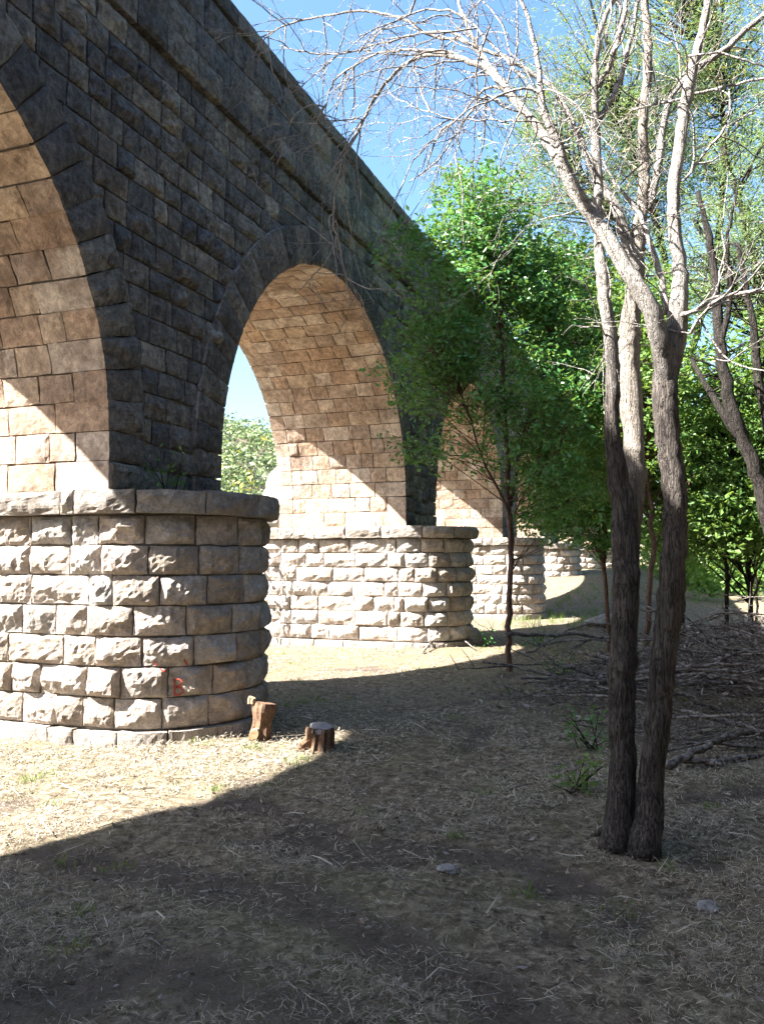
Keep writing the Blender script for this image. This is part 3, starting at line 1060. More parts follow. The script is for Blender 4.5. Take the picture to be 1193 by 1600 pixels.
leafy_tree('acacia_tree', 'feathery blue green tree at the far right above the leaning trunk', [
    [(1260, 940, 16, 30), (1235, 760, 16, 26), (1200, 560, 16, 20), (1180, 420, 16, 14), (1150, 300, 16, 9), (1130, 230, 16, 5)],
    [(1200, 560, 16, 14), (1165, 470, 16, 10), (1120, 400, 16, 7), (1080, 340, 16, 4)],
    [(1185, 450, 16, 12), (1215, 330, 16, 9), (1225, 200, 16, 6)]],
    [(1150, 400, 16, 90, 110, 1.5, 2), (1200, 250, 16, 80, 130, 1.6, 1.8), (1080, 440, 16, 60, 60, 1.0, 0.8), (1220, 480, 16, 60, 90, 1.2, 1)],
    230, 120, 0.27, 0.10, M['leaf_acacia'], M['bark_dark'], 42, G_FEA, 0.6, 0.22, 0.5, 0.03)

# leaning dark trunks at the right edge
def bare_stems(name, label, stems, mat, seed, twig=0, cat='tree', k=10):
    g = np.random.default_rng(seed)
    root = empty(name, label, cat, px_path(stems[0])[0][:3])
    tw = MB()
    for i, st in enumerate(stems):
        p = spline(px_path(st), 0.12)
        p[:, 3] *= 0.75
        p[:, :3] += 0.008 * g.normal(size=(len(p), 3))
        mb = MB(); mb.tube(p[:, :3], p[:, 3], k, bark_ridges(0.14, 3.0, seed + i))
        mb.build('trunk' if i == 0 else 'limb', mat, root, True)
        for _ in range(twig):
            j = int(g.integers(len(p) // 2, len(p)))
            twigs(tw, p[j, :3], g.normal(size=3) + np.array([0, 0, 0.4]), g.uniform(0.4, 1.2), min(0.012, p[j, 3] * 0.5), g, 2)
    if tw.v:
        o = tw.build('twigs', mat, root, True); o['kind'] = 'stuff'
    return root


def twigs(mb, start, direc, length, r, g, depth, grav=0.0, wob=0.25):
    d = np.array(direc, float); d /= np.linalg.norm(d) + 1e-9
    n = max(4, int(length / 0.07))
    p = np.array(start, float)
    pts = [p.copy()]
    for i in range(n):
        d = d + g.normal(size=3) * wob * 0.5 + np.array([0, 0, -grav])
        d /= np.linalg.norm(d)
        p = p + d * length / n
        pts.append(p.copy())
    pts = np.array(pts)
    mb.tube(pts, np.linspace(r, max(0.0012, r * 0.3), len(pts)), 4 if r > 0.005 else 3, None, False)
    if depth > 0:
        for _ in range(int(g.integers(2, 5))):
            j = int(g.integers(1, len(pts)))
            dd = pts[min(j, len(pts) - 1)] - pts[j - 1]
            dd = dd / (np.linalg.norm(dd) + 1e-9) + g.normal(size=3) * 0.75
            twigs(mb, pts[j], dd, length * g.uniform(0.3, 0.6), r * 0.55, g, depth - 1, grav, wob)


bare_stems('leaning_tree', 'thick dark trunk leaning left in from the right edge', [
    [(1235, 960, 10.5, 40), (1205, 830, 10.5, 34), (1180, 740, 10.5, 30), (1150, 660, 10.5, 27), (1130, 580, 10.5, 25), (1120, 490, 10.6, 20), (1112, 400, 10.7, 15), (1090, 300, 10.8, 10)],
    [(1160, 690, 10.5, 20), (1125, 640, 10.6, 16), (1095, 590, 10.8, 12), (1080, 560, 11, 9)],
    [(1125, 540, 10.5, 14), (1140, 460, 10.5, 11), (1135, 380, 10.4, 8), (1150, 300, 10.3, 5)]], M['bark_dark'], 51, 5)
bare_stems('forked_tree', 'dark forked trunk at the right edge below the dead branch', [
    [(1230, 900, 12.5, 26), (1205, 700, 12.5, 22), (1185, 600, 12.5, 20), (1178, 520, 12.5, 16), (1165, 450, 12.5, 12), (1150, 380, 12.5, 8)],
    [(1186, 600, 12.5, 14), (1205, 520, 12.5, 12), (1200, 440, 12.5, 9), (1215, 350, 12.5, 6)]], M['bark_dark'], 52, 6)

# ---- the bare many-stemmed tree in the foreground
g = np.random.default_rng(77)
B0 = 5.05
bare = empty('bare_tree', 'bare grey tree with two main trunks in the right foreground', 'tree', G(1000, 1312))


def limb(name, pts, k=10, amp=0.10, seedn=0, step=0.05, jit=0.004):
    p = spline(px_path(pts), step)
    p[:, 3] *= (0.82 if name == 'trunk' else 0.9) * np.clip(1.25 - 0.09 * p[:, 2], 0.78, 1.0)
    p[:, :3] += jit * g.normal(size=(len(p), 3))
    mb = MB(); mb.tube(p[:, :3], np.maximum(p[:, 3], 0.0025), k, bark_ridges(amp * 0.8, 7.0, 200 + seedn))
    mb.build(name, M['bark_sunlit'] if seedn == 3 else M['bark'] if p[0, 3] > 0.02 else M['bark_twig'], bare, True)
    return p


L = []
L.append(limb('trunk', [(960, 1335, 5.0, 66), (967, 1285, 5.02, 55), (972, 1200, 5.05, 48), (972, 1050, 5.1, 50), (976, 950, 5.12, 50), (978, 860, 5.15, 50), (974, 790, 5.17, 46), (964, 740, 5.17, 38), (955, 660, 5.15, 29),
                        (957, 560, 5.12, 26), (946, 480, 5.1, 26), (937, 400, 5.1, 23), (934, 300, 5.1, 21), (930, 200, 5.1, 20), (928, 132, 5.1, 17), (931, 80, 5.1, 15), (942, 33, 5.1, 13), (970, -20, 5.1, 10)], 24, 0.10, 1))
L.append(limb('trunk', [(1005, 1340, 4.9, 66), (1011, 1285, 4.93, 54), (1018, 1220, 4.95, 47), (1030, 1100, 4.95, 46), (1045, 950, 4.95, 49), (1053, 850, 4.95, 46), (1054, 780, 4.95, 47), (1044, 700, 4.95, 43), (1038, 620, 4.95, 47),
                        (1046, 560, 4.95, 46), (1058, 490, 4.95, 38), (1062, 420, 4.95, 30), (1055, 370, 4.95, 27), (1052, 300, 4.95, 25), (1063, 214, 4.95, 26), (1073, 142, 4.95, 27), (1083, 99, 4.95, 24), (1096, 49, 4.95, 20), (1108, -20, 4.95, 17)], 24, 0.10, 2))
L.append(limb('limb', [(980, 860, 5.3, 40), (988, 760, 5.35, 40), (990, 690, 5.4, 36), (984, 620, 5.4, 41), (981, 560, 5.4, 40), (985, 500, 5.4, 36), (993, 420, 5.4, 32), (1000, 340, 5.4, 26), (1006, 290, 5.4, 22), (1004, 198, 5.4, 20),
                       (1011, 99, 5.4, 19), (1007, 0, 5.4, 17), (1005, -40, 5.4, 15)], 20, 0.09, 3))
L.append(limb('limb', [(1040, 680, 4.97, 26), (1038, 620, 4.95, 34), (1036, 570, 4.92, 36), (1030, 525, 4.88, 35), (1018, 485, 4.85, 33), (1000, 455, 4.85, 31), (965, 400, 4.9, 30), (930, 345, 4.95, 29), (905, 310, 5.0, 27), (880, 265, 5.05, 24), (850, 215, 5.15, 21), (820, 175, 5.25, 18),
                       (799, 151, 5.35, 17), (769, 117, 5.5, 14), (735, 97, 5.6, 12), (688, 85, 5.8, 10), (655, 89, 5.9, 9), (628, 104, 6.0, 8), (601, 131, 6.1, 7.5), (578, 168, 6.2, 6.5), (551, 218, 6.3, 6), (534, 255, 6.35, 5), (524, 300, 6.4, 4.5), (520, 345, 6.4, 4), (530, 380, 6.45, 3), (538, 430, 6.5, 2)], 16, 0.08, 4))
L.append(limb('limb', [(962, 395, 4.93, 10), (940, 360, 4.93, 16), (922, 332, 4.92, 20), (895, 282, 4.86, 18), (865, 211, 4.8, 17), (848, 165, 4.8, 15), (842, 126, 4.8, 12), (839, 90, 4.8, 11), (824, 30, 4.8, 9), (806, -20, 4.8, 7)], 14, 0.08, 5))
L.append(limb('limb', [(995, 432, 5.35, 26), (965, 332, 5.4, 20), (940, 290, 5.45, 18), (920, 251, 5.5, 15), (885, 171, 5.6, 11), (860, 136, 5.7, 9), (800, 95, 5.8, 8), (752, 77, 5.9, 8), (715, 62, 6.0, 7), (678, 57, 6.1, 7), (655, 44, 6.1, 6), (628, 30, 6.2, 6), (588, 20, 6.3, 5.5), (548, 18, 6.4, 5), (511, 25, 6.5, 4.5), (467, 32, 6.6, 4), (420, 52, 6.7, 3), (400, 70, 6.8, 2)], 14, 0.08, 6))
L.append(limb('limb', [(935, 135, 5.1, 12), (955, 95, 5.05, 12), (971, 40, 5.0, 11), (983, -20, 5.0, 9)], 12, 0.08, 7))
L.append(limb('limb', [(937, 185, 5.1, 12), (965, 132, 5.15, 11), (984, 66, 5.2, 10), (1000, -20, 5.2, 8)], 12, 0.08, 8))
L.append(limb('limb', [(1012, 330, 5.5, 16), (1027, 263, 5.55, 15), (1037, 184, 5.6, 15), (1050, 148, 5.6, 14), (1096, 102, 5.6, 15), (1129, 79, 5.6, 15), (1193, 22, 5.6, 13), (1240, -20, 5.6, 11)], 12, 0.08, 9))
L.append(limb('limb', [(1042, 490, 4.98, 15), (1036, 448, 5.0, 13), (1020, 395, 5.05, 11), (1005, 347, 5.1, 9), (985, 315, 5.15, 7), (965, 292, 5.2, 5), (940, 250, 5.3, 4)], 12, 0.07, 10))
L.append(limb('limb', [(820, 175, 5.3, 11), (778, 120, 5.45, 10), (745, 70, 5.6, 9), (722, 20, 5.7, 8), (708, -20, 5.8, 7)], 12, 0.07, 11))
L.append(limb('limb', [(770, 117, 5.55, 9), (735, 70, 5.7, 7), (702, 50, 5.85, 6.5), (655, 52, 6.0, 6), (618, 62, 6.1, 5), (588, 70, 6.2, 5), (554, 80, 6.3, 4), (517, 85, 6.4, 4), (467, 80, 6.5, 3), (437, 72, 6.6, 2)], 8, 0.06, 12))
L.append(limb('limb', [(735, 97, 5.65, 8), (690, 80, 5.8, 6.5), (635, 79, 6.0, 6), (600, 82, 6.1, 5), (574, 91, 6.2, 5), (541, 111, 6.3, 4.5), (521, 127, 6.35, 4), (511, 158, 6.4, 3), (505, 190, 6.4, 2)], 8, 0.06, 13))
L.append(limb('limb', [(850, 160, 4.85, 6), (800, 105, 4.9, 5.5), (760, 60, 5.0, 5), (720, 25, 5.1, 5), (680, 14, 5.2, 4), (640, 22, 5.3, 4), (600, 45, 5.4, 3), (560, 85, 5.5, 2)], 8, 0.06, 14))
L.append(limb('limb', [(800, 150, 5.4, 7), (770, 135, 5.5, 6), (745, 150, 5.55, 5), (725, 175, 5.6, 5), (700, 195, 5.7, 4.5), (670, 225, 5.8, 4), (645, 252, 5.85, 3), (632, 280, 5.9, 2)], 8, 0.06, 15))
L.append(limb('limb', [(790, 165, 5.3, 5), (760, 150, 5.35, 5), (738, 170, 5.4, 4.5), (715, 205, 5.45, 4), (690, 240, 5.5, 3.5), (672, 260, 5.55, 3), (640, 285, 5.6, 2)], 8, 0.06, 16))
L.append(limb('limb', [(870, 195, 5.0, 4), (820, 190, 5.0, 4), (760, 188, 5.1, 3.5), (705, 185, 5.2, 3), (660, 172, 5.3, 2.5), (625, 158, 5.4, 2)], 7, 0.05, 17))
L.append(limb('limb', [(1062, 492, 4.9, 9), (1085, 486, 4.85, 8), (1112, 474, 4.8, 8), (1140, 462, 4.75, 7), (1175, 455, 4.7, 7), (1230, 446, 4.6, 6)], 8, 0.06, 18))
L.append(limb('limb', [(1085, 486, 4.85, 6), (1105, 470, 4.8, 5), (1125, 462, 4.78, 5), (1150, 455, 4.7, 5), (1175, 430, 4.65, 4), (1200, 405, 4.6, 4)], 7, 0.06, 19))
L.append(limb('limb', [(1078, 520, 4.85, 6), (1088, 500, 4.83, 5), (1110, 482, 4.8, 4), (1135, 470, 4.75, 4)], 7, 0.06, 20))
L.append(limb('limb', [(985, 172, 5.35, 5), (1040, 160, 5.2, 6), (1100, 145, 5.1, 6), (1150, 132, 5.0, 6), (1230, 112, 4.9, 5)], 7, 0.05, 21))
L.append(limb('limb', [(1066, 285, 4.9, 6), (1098, 240, 4.85, 5), (1130, 200, 4.8, 5), (1140, 170, 4.8, 4), (1138, 140, 4.8, 3)], 7, 0.05, 22))
L.append(limb('limb', [(1075, 88, 4.9, 5), (1130, 85, 4.85, 5), (1165, 95, 4.8, 5), (1230, 115, 4.75, 4)], 7, 0.05, 23))
for ang, ln, ex, ey in ((-2.6, 0.42, -0.05, 0), (-1.9, 0.34, -0.03, -.02), (-1.2, 0.3, 0.07, -.05), (2.6, 0.36, -.06, 0.02), (-1.6, 0.3, 0.06, -0.04)):
    c0 = G(985, 1312) + np.array([ex, ey, 0])
    dv_ = math.cos(ang) * RIGHT + math.sin(ang) * FWD
    ln *= 0.62
    q = np.array([c0 + dv_ * 0.02 + [0, 0, 0.2], c0 + dv_ * 0.07 + [0, 0, 0.08], c0 + dv_ * ln * 0.65 + [0, 0, 0.0], c0 + dv_ * ln + [0, 0, -0.06]])
    q = spline(q, 0.025)
    mb = MB(); mb.tube(q, np.linspace(0.034, 0.014, len(q)), 9, bark_ridges(0.25, 4.0, int(ang * 10) + 400))
    mb.build('root', M['bark'], bare, True)
tw = MB()
down = np.array([0, 0, -1.0])
for i, p in enumerate(L):
    thin = p[:, 3] < 0.045
    idx = np.nonzero(thin & (p[:, 2] > 2.7))[0]
    if len(idx) == 0: continue
    Ltot = len(idx) * 0.05
    nt_ = int(Ltot * (8 if i in (3, 5, 10, 11, 12, 13, 14, 15) else 4.0)) + 2
    for _ in range(nt_):
        j = int(idx[g.integers(0, len(idx))])
        d = p[min(j + 1, len(p) - 1), :3] - p[max(j - 1, 0), :3]
        d = d / (np.linalg.norm(d) + 1e-9)
        d = d * 0.6 + g.normal(size=3) * 0.7 + (down * 0.35 if i in (3, 5, 11, 12, 13, 14, 15) else -down * 0.2)
        twigs(tw, p[j, :3], d, g.uniform(0.25, 1.05), g.uniform(0.004, 0.008), g, 2, 0.05 if i in (3, 5, 11, 12, 13, 14, 15) else 0.0, 0.3)
o = tw.build('twigs', M['bark_twig'], bare, True); o['kind'] = 'stuff'

# ------------------------------------------------------------------ hillside wood seen through the second arch
hc = []
g = np.random.default_rng(91)
hp = []
for _ in range(1300):
    x, y = g.uniform(-70, -14), g.uniform(22, 110)
    hp.append((x, y))
hp = np.array(hp)
hz = ground_z(hp[:, 0], hp[:, 1])
size = g.uniform(0.7, 2.0, len(hp))
c = np.column_stack([hp, hz + size * 0.6])
pts = []
for cc, s in zip(c, size):
    m = 70
    v = g.normal(size=(m, 3)); v /= np.linalg.norm(v, axis=1)[:, None]
    v *= (g.random(m) ** 0.4)[:, None]
    pts.append(cc + v * s * np.array([1.1, 1.1, 0.9]))
V, Q = leaves(np.vstack(pts), 0.42, 0.6, 0.1, 92)
o = link('hillside_wood', make_mesh('hillside_wood', V, Q), M['leaf_hill'])
tag(o, 'pale green wooded hillside seen through the second arch', 'wood', None, 'stuff')


def wood_mass(name, label, spots, per, leaf, mat, seed):
    g = np.random.default_rng(seed)
    pts = []
    for (x, y, rad, top) in spots:
        z0 = gz(x, y)
        m = 9
        cl = np.column_stack([x + g.normal(size=m) * rad * 0.45, y + g.normal(size=m) * rad * 0.45, z0 + top * (0.08 + 0.88 * g.random(m))])
        q = np.repeat(cl, per // m, axis=0)
        q = q + g.normal(size=q.shape) * rad * np.array([0.3, 0.3, 0.26])
        pts.append(q[(q[:, 0] > -2.6) | (q[:, 1] > 54)])
    V, Q = leaves(np.vstack(pts), leaf, 0.55, 0.2, seed + 1)
    return tag(link(name, make_mesh(name, V, Q), mat), label, 'wood', None, 'stuff')


g = np.random.default_rng(95)
sp = []
for _ in range(130):
    d = g.uniform(40, 62)
    r = g.uniform(0.34, 0.62) * d
    q = r * RIGHT + d * FWD
    if q[0] < -0.6: continue
    sp.append((q[0], q[1], g.uniform(2.4, 4.0), g.uniform(7.0, 13.0)))
for _ in range(16): sp.append((g.uniform(-9, 3), g.uniform(56, 62), 3.0, g.uniform(6, 10)))
for _ in range(10): sp.append((g.uniform(-0.4, 2.5), g.uniform(30, 52), 1.6, g.uniform(3.5, 6)))
wood_mass('background_wood', 'dense green wood filling the background behind the right hand trees', sp, 1250, 0.3, M['leaf_wood'], 96)
sp = []  # out-of-view wood added to hold back sky fill from the shaded side
for _ in range(260):
    if g.random() < 0.6: x, y = g.uniform(6.5, 17), g.uniform(-8, 26)
    else: x, y = g.uniform(-1.5, 14), g.uniform(-18, -4.5)
    # this added wood keeps clear of the clearing that the camera looks across
    r_, d_ = x * RIGHT[0] + y * RIGHT[1], x * FWD[0] + y * FWD[1]
    if d_ > 0 and r_ < 0.56 * d_ + 2.2: continue
    sp.append((x, y, g.uniform(1.6, 2.7), g.uniform(9.0, 14.5)))
wood_mass('sky_blocker_wood', 'unseen leafy wood added right of and behind the camera to block skylight', sp, 1100, 0.45, M['leaf_blocker'], 97)


def rock_mesh(name, c, r, mat, seed, label, cat='rock', sub=3, group=None, sq=(1, 1, 0.7)):
    import bmesh
    bm = bmesh.new()
    bmesh.ops.create_icosphere(bm, subdivisions=sub, radius=1.0)
    me = bpy.data.meshes.new(name)
    bm.to_mesh(me); bm.free()
    V = np.array([v.co for v in me.vertices])
    n = vnoise(V * 1.6 + seed, seed) * 0.28 + vnoise(V * 4.0 + seed, seed + 1) * 0.10
    V = V * (1 + n)[:, None] * np.array(sq) * r
    me.vertices.foreach_set('co', V.astype(np.float32).ravel())
    me.update()
    o = link(name, me, mat)
    o.location = [float(k) for k in c]
    return tag(o, label, cat, group)


# pale sunlit rocks behind the second arch
for i, (x, y, d, r, lab) in enumerate([(432, 790, 24, 0.62, 'large pale sunlit boulder seen through the second arch beside its far jamb'),
                                       (424, 812, 23, 0.45, 'smaller pale boulder lowest of those seen through the second arch'),
                                       (438, 752, 25, 0.5, 'pale boulder topmost of those seen through the second arch')]):
    rock_mesh('boulder', P(x, y, d), r, M['pale_rock'], 60 + i, lab, 'rock', 3, 'boulders behind the viaduct', (0.9, 0.9, 1.0))


# ------------------------------------------------------------------ small plants
def sprig(name, label, base, n, h, spread, leaf, mat, seed, lean=(0, 0, 1), per=14, cat='plant', stem=None):
    g = np.random.default_rng(seed)
    root = empty(name, label, cat, base)
    st = MB(); ctr = []
    for _ in range(n):
        d = np.array(lean, float) + g.normal(size=3) * np.array([spread, spread, 0.15])
        d /= np.linalg.norm(d)
        hh = h * g.uniform(0.5, 1.1)
        b = np.array(base) + g.normal(size=3) * np.array([0.04, 0.04, 0]) * h * 3
        pts = np.array([b + d * hh * k + np.array([0, 0, -0.12 * hh * k * k]) for k in np.linspace(0, 1, 6)])
        st.tube(pts, np.linspace(0.005, 0.0015, 6) * (1 + h), 3)
        for k in range(per):
            t = g.uniform(0.25, 1.0)
            ctr.append(b + d * hh * t + g.normal(size=3) * 0.035 * (1 + h))
    st.build('stem', stem or M['bark_dark'], root)
    V, Q = leaves(np.array(ctr), leaf, 0.5, 0.2, seed)
    o = link('leaves', make_mesh('leaves', V, Q), mat); adopt(o, root)
    return root


sprig('wall_fern', 'small green plant growing on the ledge of the near pier', (XF + 0.35, PIER_U[3] - 0.42, Z_CAP - 0.01), 6, 0.5, 0.25, 0.06, M['leaf_wood'], 301, (0, 0, 1), 16)
pb = P(347, 790, 17.5)
sprig('yellow_shrub', 'shrub with yellowish leaves behind the near pier, seen through the second arch', (pb[0], pb[1], gz(pb[0], pb[1])), 14, 4.2, 0.10, 0.14, M['leaf_yellow'], 302, (0.05, 0.1, 1), 26, 'shrub')
for i, (x, y, h, n, lab) in enumerate([(925, 1172, 0.45, 10, 'small leafy green plant left of the bare tree trunk'),
                                       (900, 1235, 0.35, 8, 'dark green weed on the straw lower left of the bare trunk'),
                                       (885, 1075, 0.55, 10, 'green weeds at the left end of the brush pile'),
                                       (845, 1010, 0.5, 9, 'sunlit low weeds right of the slender tree'),
                                       (762, 1010, 0.4, 8, 'sunlit green weeds between second pier and slender tree')]):
    b = GP(x, y)
    sprig('weed', lab, b, n, h, 0.55, 0.055, M['leaf_elm'] if i != 1 else M['leaf_wood'], 310 + i, (0, 0, 1), 16)

# ------------------------------------------------------------------ stump, log, stones
def stump():
    b = GP(497, 1172)
    root = empty('tree_stump', 'short sawn tree stump on the edge of the sunlit grass', 'stump', b)
    z = np.linspace(-0.05, 0.20, 9)
    pts = np.column_stack([np.full(9, b[0]) + 0.02 * np.linspace(0, 1, 9), np.full(9, b[1]), b[2] + z])
    rad = np.array([0.17, 0.155, 0.14, 0.13, 0.122, 0.12, 0.118, 0.116, 0.108]) * 0.88
    mb = MB(); mb.tube(pts, rad, 28, bark_ridges(0.38, 5.0, 401), False)
    mb.build('wood', M['cut_wood'], root)
    a = np.linspace(0, 2 * math.pi, 24, endpoint=False)
    top = np.column_stack([pts[-1][0] + 0.10 * np.cos(a) * (1 + 0.1 * np.sin(3 * a)), pts[-1][1] + 0.10 * np.sin(a), np.full(24, b[2] + 0.205) + 0.022 * np.cos(a - 2)])
    V = np.vstack([top, [[pts[-1][0], b[1], b[2] + 0.228]], top - [0, 0, 0.03]])
    k = np.arange(24); k2 = (k + 1) % 24
    link_ = link('sawn_top', make_mesh('sawn_top', V, np.stack([25 + k, 25 + k2, k2, k], -1), np.stack([k, k2, np.full(24, 24)], -1)), M['weathered_cut'])
    adopt(link_, root)
    mb = MB()
    for ang, ln in ((3.9, 0.15), (2.2, 0.15)):
        q = np.array([[b[0] + 0.09 * math.cos(ang), b[1] + 0.09 * math.sin(ang), b[2] + 0.09], [b[0] + 0.17 * math.cos(ang), b[1] + 0.17 * math.sin(ang), b[2] + 0.03],
                      [b[0] + ln * math.cos(ang), b[1] + ln * math.sin(ang), b[2] - 0.02]])
        q = spline(q, 0.03); mb.tube(q, np.linspace(0.045, 0.015, len(q)), 7)
    mb.build('roots', M['cut_wood'], root)


stump()


def cut_log():
    b = GP(405, 1158)
    root = empty('cut_log', 'reddish cut log standing on end against the near pier', 'log', b)
    n = 10
    z = np.linspace(-0.04, 0.33, n)
    pts = np.column_stack([b[0] + 0.03 * np.linspace(0, 1, n), b[1] + 0.05 * np.linspace(0, 1, n), b[2] + z])
    mb = MB(); mb.tube(pts, np.full(n, 0.09) * (1 + 0.1 * np.sin(np.arange(n))), 28, bark_ridges(0.30, 3.5, 402)); mb.build('wood', M['cut_wood'], root)
    e = b - 0.10 * FWD - 0.03 * RIGHT + np.array([0, 0, 0.07])
    q = np.array([e + 0.12 * FWD, e, e - 0.05 * FWD])
    q = spline(q, 0.03)
    mb = MB(); mb.tube(q, np.full(len(q), 0.045), 14, bark_ridges(0.45, 3.0, 403)); mb.build('branch_stub', M['cream_wood'], root)
    e = b - 0.08 * RIGHT + np.array([0, 0, 0.33])
    q = spline(np.array([e, e + np.array([0, 0, 0.03]), e + np.array([0.01, 0, 0.06])]), 0.01)
    mb = MB(); mb.tube(q, np.full(len(q), 0.03), 10, bark_ridges(0.3, 2.0, 404)); mb.build('splinter', M['cream_wood'], root)


cut_log()
for i, (x, y, r, lab, sq) in enumerate([(700, 1364, 0.055, 'flat grey stone lying on the straw left of the bare trunk', (1.1, 0.8, 0.45)),
                                        (1104, 1410, 0.055, 'rounded brown stone in the straw at lower right', (1.0, 0.9, 0.6)),
                                        (738, 1008, 0.30, 'dark rough rock at the foot of the second pier', (0.8, 0.8, 0.9)),
                                        (945, 925, 0.42, 'dark rock lying on the bank behind the third pier', (1.3, 0.9, 0.5))]):
    b = GP(x, y)
    if i == 3:
        b = P(948, 932, 21.0); b[2] = gz(b[0], b[1])
    rock_mesh('stone' if r < 0.1 else 'rock', b + np.array([0, 0, r * 0.25]), r, M['rock'], 70 + i, lab, 'stone' if r < 0.1 else 'rock', 3, None, sq)


def lying_stick(name, label, pts, r, mat, cat='stick', z=0.02):
    q = np.array([GP(x, y) + np.array([0, 0, z + r + (dz if True else 0)]) for x, y, dz in pts])
    q = spline(q, 0.06)
    q += 0.2 * r * np.random.default_rng(int(pts[0][0])).normal(size=q.shape)
    mb = MB(); c = q.mean(0)
    mb.tube(q - c, np.linspace(r, r * 0.6, len(q)), 7)
    o = link(name, make_mesh(name, *mb.arrays(), True), mat)
    o.location = [float(k) for k in c]
    return tag(o, label, cat)


lying_stick('stick', 'straight pale stick lying across the bare path', [(312, 1394, 0), (345, 1394, .01), (372, 1400, 0)], 0.006, M['dead_wood'])
lying_stick('stick', 'thin bent stick lying at lower left corner', [(62, 1540, 0), (75, 1568, 0.01), (105, 1592, 0)], 0.004, M['dead_wood'])
lying_stick('stick', 'short pale stick in the straw below the near pier', [(226, 1470, 0), (245, 1482, .01), (258, 1492, 0)], 0.004, M['dead_wood'])
lying_stick('stick', 'thin pale stick left of the bare tree in the straw', [(790, 1240, 0), (812, 1232, .01), (838, 1226, 0)], 0.007, M['dead_wood'])
lying_stick('curved_stick', 'curved grey stick at the foot of the second pier', [(660, 1025, 0), (682, 1008, 0.12), (700, 1003, 0.16), (720, 1010, 0.1), (742, 1020, 0)], 0.018, M['dead_wood'])
lying_stick('fallen_log', 'long thin log lying right of the bare tree', [(1040, 1212, 0.0), (1100, 1190, 0.05), (1150, 1176, 0.1), (1230, 1168, 0.1)], 0.035, M['dead_wood'], 'log')
lying_stick('fallen_log', 'short log end right of the bare trunk under the long one', [(1070, 1198, 0.0), (1110, 1202, 0.0), (1130, 1206, 0.0)], 0.03, M['dead_wood'], 'log')

# ------------------------------------------------------------------ brush pile
g = np.random.default_rng(55)
pile_c = GP(1040, 1110)
pile = empty('brush_pile', 'large heap of dry cut branches right of and behind the bare tree', 'brush pile', pile_c)


def heap_h(r, d):
    """height of the heap over the ground at r metres right, d metres ahead"""
    a = 0.50 * np.exp(-(((r - 3.4) / 1.2) ** 2 + ((d - 9.6) / 1.4) ** 2))
    b = 1.1 * np.exp(-(((r - 5.2) / 1.6) ** 2 + ((d - 10.6) / 1.6) ** 2))
    return a + b


def rd(r, d, z):
    p = r * RIGHT + d * FWD
    return np.array([p[0], p[1], gz(p[0], p[1]) + z])


fine = MB()
for i in range(760):
    big = i < 95
    r, d = g.uniform(2.3, 6.4), g.uniform(7.4, 12.0)
    hh = float(heap_h(r, d))
    if hh < 0.05 and g.random() < 0.75:
        r, d = 3.7 + g.normal() * 0.8, 9.6 + g.normal() * 0.9
        hh = float(heap_h(r, d))
    ang = g.normal() * 0.38 + (math.pi if g.random() < 0.5 else 0)
    ln = g.uniform(0.9, 2.6) if big else g.uniform(0.3, 1.2)
    rad = g.uniform(0.010, 0.030) if big else g.uniform(0.003, 0.008)
    dirv = math.cos(ang) * RIGHT + math.sin(ang) * FWD
    z0 = (g.uniform(0.45, 1.1) if big else g.uniform(0.02, 1.0)) * hh + 0.03
    tilt = g.normal() * (0.12 if big else 0.35)
    m = rd(r, d, z0)
    bend = g.normal(size=3) * 0.07 * ln
    q = np.array([m - dirv * ln / 2 + np.array([0, 0, -tilt * ln / 2]), m + bend, m + dirv * ln / 2 + np.array([0, 0, tilt * ln / 2])])
    for k in q: k[2] = max(k[2], gz(k[0], k[1]) + rad)
    q = spline(q, 0.12 if big else 0.2)
    q += g.normal(size=q.shape) * (0.008 if big else 0.012)
    if big:
        mb = MB(); mb.tube(q, np.linspace(rad, rad * 0.45, len(q)), 6)
        for _ in range(int(g.integers(1, 4))):
            j = int(g.integers(len(q) // 3, len(q) - 1))
            twigs(mb, q[j], (q[j + 1] - q[j]) / 0.12 + g.normal(size=3) * 0.5, g.uniform(0.3, 0.9), rad * 0.5, g, 1, 0.0, 0.2)
        mb.build('stick', M['dead_wood'], pile, True)
    else:
        fine.tube(q, np.linspace(rad, rad * 0.4, len(q)), 3, None, False)
o = fine.build('fine_twigs', M['dead_wood'], pile, True); o['kind'] = 'stuff'
n = 3600
r = np.concatenate([5.0 + g.normal(size=n * 3 // 4) * 1.25, 3.0 + g.normal(size=n // 4) * 1.0])
d = np.concatenate([10.4 + g.normal(size=n * 3 // 4) * 1.2, 9.6 + g.normal(size=n // 4) * 1.0])
pt = r[:, None] * RIGHT + d[:, None] * FWD
pt[:, 2] = ground_z(pt[:, 0], pt[:, 1]) + 0.02 + heap_h(r, d) * g.uniform(0.1, 1.15, len(r))
V, Q = leaves(pt, 0.075, 0.42, 0.8, 56)
o = link('dry_leaves', make_mesh('dry_leaves', V, Q), M['dry_leaf']); adopt(o, pile); o['kind'] = 'stuff'

# ------------------------------------------------------------------ straw, grass and fallen leaves
def scatter(n, dmin, dmax, power, g, pad=0.1):
    d = dmin + (dmax - dmin) * g.random(n) ** power
    r = (g.random(n) * 2 - 1) * (0.4589 + pad) * d
    return r[:, None] * RIGHT + d[:, None] * FWD, d


def inside_pier(x, y):
    m = np.zeros(len(x), bool)
    for uc in PIER_U:
        m |= (np.hypot(np.maximum(0, np.maximum(XB - x, x - XF)), y - uc) < R_BODY + 0.03)
    return m


